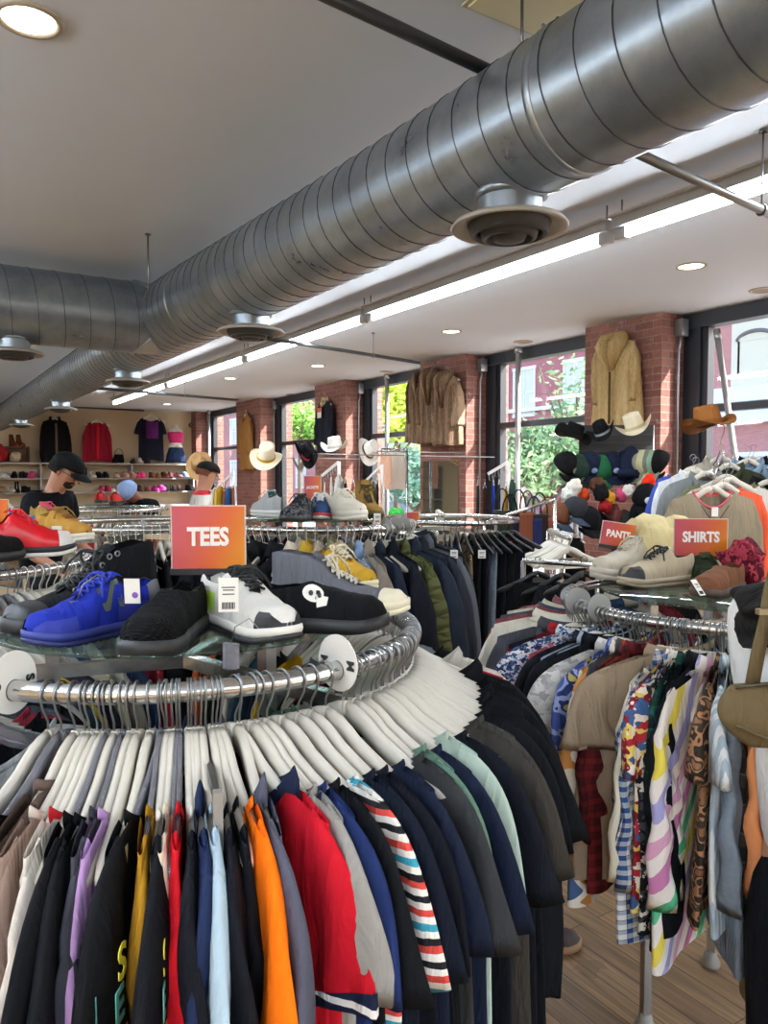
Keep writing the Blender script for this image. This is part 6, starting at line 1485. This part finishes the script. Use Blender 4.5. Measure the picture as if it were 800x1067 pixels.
# ================================================================== OUTSIDE
GR = plaster('asphalt', '#8c8b89', 6, .1); o = MB().box((XW+.26, -30, -.35), (70, 110, -.3)).build('street_ground', GR, smooth=False); tag(o, 'grey street outside the windows', 'street', kind='structure')
o = MB().box((XW+.27, -30, -.3), (XW+3.6, 60, -.18)).build('sidewalk', plaster('paving', '#b5b2ac', 3), smooth=False); tag(o, 'pale pavement outside the windows', 'pavement', kind='structure')
BX = 30.0
PINKB = brick_mat('rose_brick_far', '#c4827c', '#b87670', '#c49a92', 1, .1); REDB = brick_mat('red_brick_far', '#b3686a', '#a65c5e', '#b98785', 1, 0)
CRM = plain('#d9cdb4', .7); WHT = plain('#e8e8e6', .6); WGL = plain('#c9c6bd', .2, 0)
def house(y0, y1, h, m, label, wins, extra=()):
    o = empty('town_house', label, 'building', (BX, (y0+y1)/2, -.3)); L = (y1-y0)/2; c = (y0+y1)/2
    MB().box((0, -L, 0), (6, L, h+.3)).build('front_wall', m, o, smooth=False)
    MB().box((-.25, -L, h+.0), (.1, L, h+.35)).build('cornice', CRM, o, smooth=False)
    for (wy, wz, w, hh, arch) in wins:
        b = MB(); y = wy-c; z = wz+.3
        for q0, q1 in (((-.07, y-w/2-.12, z-.14), (.04, y+w/2+.12, z)), ((-.06, y-w/2-.1, z), (.04, y-w/2, z+hh)), ((-.06, y+w/2, z), (.04, y+w/2+.1, z+hh)), ((-.05, y-.03, z), (.02, y+.03, z+hh)), ((-.05, y-w/2, z+hh*.5-.03), (.02, y+w/2, z+hh*.5+.03)), ((-.08, y-w/2-.14, z+hh), (.05, y+w/2+.14, z+hh+.18))): b.box(q0, q1)
        f_ = b.build('window_surround', CRM if arch else WHT, o, smooth=False)
        MB().box((-.02, y-w/2, z), (-.005, y+w/2, z+hh)).build('pane', WGL, f_, smooth=False)
        if arch: MB().tube([(-.05, y+w*.6*math.cos(t), z+hh+.02+.35*math.sin(t)) for t in [PI*k/12 for k in range(13)]], .09, 6).build('arch', plain('#6a6460', .6), f_)
    for (y_0, y_1, z0, z1, d, m_, n_) in extra: MB().box((-d, y_0-c, z0+.3), (0, y_1-c, z1+.3)).build(n_, m_, o, smooth=False)
    return o
def P17(px, py): q = onx(px, py, BX); return q.y, q.z
ya, za = P17(786, 392); yb, zb = P17(786, 354)
wl = P17(546, 432); wt = P17(546, 386)
y_, z_ = P17(740, 400)
house(-12, P17(735, 400)[0]+.1, 15, PINKB, 'pale pink brick house with an arched window seen through the right window', [(ya, za, 1.3, zb-za, True), (ya-4, za, 1.3, zb-za, True), (ya-8, za, 1.3, zb-za, True), (ya-3, .2, 2.0, 2.2, False), (ya-.2, .3, 1.7, 2.1, False)],
      [(-8, P17(748, 400)[0], P17(790, 414)[1]-.15, P17(790, 402)[1], .5, WHT, 'balcony_slab'), (-8, P17(748, 400)[0], P17(790, 440)[1], P17(790, 424)[1], .35, WHT, 'shop_fascia'), (P17(800, 400)[0]-2, P17(762, 400)[0], za-.9, zb+.9, .06, CRM, 'cream_panel')])
ym = P17(735, 400)[0]+.1
house(ym, ym+17, 15, REDB, 'rose red brick house seen above the tree through the second window', [(wl[0], wl[1], 1.6, wt[1]-wl[1], False), (P17(598, 400)[0], wl[1], 1.3, wt[1]-wl[1], False), (ym+1.6, wl[1], 1.3, wt[1]-wl[1], False)],
      [(ym, ym+17, P17(570, 425)[1]-.1, P17(570, 425)[1]+.1, .2, WHT, 'string_course'), (P17(530, 400)[0], P17(522, 400)[0], -.3, 14, .3, WHT, 'white_pilaster')])
house(ym+17, ym+34, 14, CRM, 'cream house behind the green trees of the third window', [(ym+19+3.5*k, z, 1.8, 2.4, False) for k in range(4) for z in (.6, 5.0, 9.2)])
house(ym+34, ym+75, 14, PINKB, 'distant pink brick house in the fourth window', [(ym+36+4*k, z, 1.8, 2.4, False) for k in range(9) for z in (.6, 5.0, 9.2)])
wv = onx(421, 426, 13); LW = plain('#e9e9e6', .5)
def tree(x, y, zc, rx, rz_, c1, c2, label, n=1500, s=.11, trunk=.09, seed=1):
    rr = random.Random(seed); o = empty('street_tree', label, 'tree', (x, y, -.3)); b = MB()
    pts = [Vector((rr.gauss(0, 1), rr.gauss(0, 1), rr.gauss(0, 1))).normalized()*rr.uniform(.25, .85) for _ in range(26)]
    for i in range(n):
        c = rr.choice(pts)+Vector((rr.gauss(0, .17), rr.gauss(0, .17), rr.gauss(0, .14))); c = Vector((c.x*rx, c.y*rx, zc+.3+c.z*rz_))
        u = Vector((rr.gauss(0, 1), rr.gauss(0, 1), rr.gauss(0, .6))).normalized(); v = u.orthogonal().normalized(); v = (v+u.cross(v)*rr.uniform(-1, 1)).normalized(); k = s*rr.uniform(.6, 1.3)
        b.add([c-u*k, c+v*k*.45, c+u*k, c-v*k*.45], [(0, 1, 2, 3)])
    m, nt, bb = _new('leaves'); g = NG(nt); tc = g.n('TexCoord'); nz = g.n('TexNoise'); nz.inputs['Scale'].default_value = 2.5; g.l(tc.outputs['Object'], nz.inputs[0])
    g.l(g.ramp(nz.outputs['Fac'], [(.35, c1), (.65, c2)]), bb.inputs['Base Color']); bb.inputs['Roughness'].default_value = .6
    tl = g.n('BsdfTranslucent'); tl.inputs[0].default_value = rgb(c2); mx = g.n('MixShader'); mx.inputs[0].default_value = .4
    g.l(bb.outputs[0], mx.inputs[1]); g.l(tl.outputs[0], mx.inputs[2]); g.l(mx.outputs[0], nt.nodes['Material Output'].inputs[0])
    b.build('foliage', m, o, smooth=False, fix=False)
    t = MB().tube([(0, 0, 0), (.02, .03, zc*.5), (0, 0, zc+.3)], [trunk, trunk*.8, trunk*.5], 10); BK = plain('#5f5246', .85); t.build('trunk', BK, o)
    for i in range(7):
        a = rr.uniform(0, 6.28); MB().tube([(0, 0, zc*rr.uniform(.5, .9)), (.45*rx*math.cos(a), .45*rx*math.sin(a), zc+.1+rr.uniform(-.2, .3)*rz_), (.8*rx*math.cos(a), .8*rx*math.sin(a), zc+.3+rr.uniform(-.1, .6)*rz_)], [trunk*.45, trunk*.3, .01], 6).build('branch', BK, o)
    return o
q = onx(573, 474, 10.6); tree(q.x, q.y, q.z, 1.5, .75, '#2f4a3a', '#6f9468', 'bushy green tree low in the second window', 2600, .09, seed=3)
q = onx(601, 412, 12.2); tree(q.x, q.y, q.z, 1.0, 1.1, '#5d7f63', '#8fb07c', 'thin branched tree at the upper right of the second window', 420, .1, .05, seed=4)
q = onx(532, 500, 9.2); tree(q.x, q.y, q.z, .9, .7, '#3a5742', '#7fa070', 'green bush low at the left of the second window', 1300, .08, seed=5)
q = onx(413, 415, 11.5); tree(q.x, q.y, q.z, 1.9, 1.7, '#7f9a2c', '#c6d65a', 'bright yellow-green tree filling the third window', 2600, .13, seed=6)
q = onx(434, 498, 9.8); tree(q.x, q.y, q.z, 1.0, .9, '#3c6a5c', '#6f9c88', 'blue-green bush low in the third window', 1400, .09, seed=7)
q = onx(312, 440, 11.5); tree(q.x, q.y, q.z, 1.5, 1.2, '#5c9a3c', '#a6cc6c', 'fresh green tree in the narrow fourth window', 1800, .12, seed=8)
# ================================================================== CAMERA, LIGHT
cam = bpy.data.cameras.new('camera'); co = bpy.data.objects.new('camera', cam); COL.objects.link(co); SC.camera = co
cam.sensor_fit = 'VERTICAL'; cam.sensor_height = 36; cam.lens = 36*800/1067; cam.clip_start = .02; cam.clip_end = 300
co.location = (0, 0, CZ); co.rotation_euler = (PI/2-PT, 0, -TH)
def area(name, loc, sx, sy, power, col=(1, 1, 1), rot=(0, 0, 0)):
    l = bpy.data.lights.new(name, 'AREA'); l.shape = 'RECTANGLE'; l.size = sx; l.size_y = sy; l.energy = power; l.color = col
    o = bpy.data.objects.new(name, l); COL.objects.link(o); o.location = loc; o.rotation_euler = rot; return o
for i in range(6): area('tube_light', (3.22, (ys[i]+ys[i+1])/2, 2.845), .05, ys[i+1]-ys[i]-.2, TUBEW, (.86, .94, 1))
for i in range(6):
    area('tube_light', (-1.6, -3.2+2.9*i+1.45, 2.59), .05, 2.6, TUBEW*.7, (.86, .94, 1)); area('added_uplight', (-1.6, -3.2+2.9*i+1.45, 2.73), .12, 2.6, UPW, (.80, .91, 1), (PI, 0, 0))  # the upward lamps are unseen fill, added to brighten and cool the ceiling
sun = bpy.data.lights.new('sun', 'SUN'); so = bpy.data.objects.new('sun', sun); COL.objects.link(so)
sun.energy = SUNE; sun.angle = .009; sun.color = (1, .95, .87)
d = Vector(SUND); so.rotation_euler = d.to_track_quat('-Z', 'Y').to_euler()
w = bpy.data.worlds.new('sky'); SC.world = w; w.use_nodes = True; nt = w.node_tree; bg = nt.nodes['Background']
sky = nt.nodes.new('ShaderNodeTexSky'); sky.sky_type = 'NISHITA'; sky.sun_disc = False; sky.sun_elevation = math.radians(44); sky.sun_rotation = math.radians(120); sky.dust_density = 3
nt.links.new(sky.outputs[0], bg.inputs[0]); bg.inputs[1].default_value = SKYS
SC.view_settings.view_transform = 'Standard'; SC.view_settings.look = 'None'; SC.view_settings.gamma = 1; SC.view_settings.exposure = EXPO
SC.view_settings.use_curve_mapping = False
SC.cycles.max_bounces = 7; SC.cycles.diffuse_bounces = 4; SC.cycles.glossy_bounces = 3; SC.cycles.transmission_bounces = 4; SC.cycles.transparent_max_bounces = 12
SC.cycles.sample_clamp_indirect = 6; SC.cycles.caustics_reflective = False; SC.cycles.caustics_refractive = False
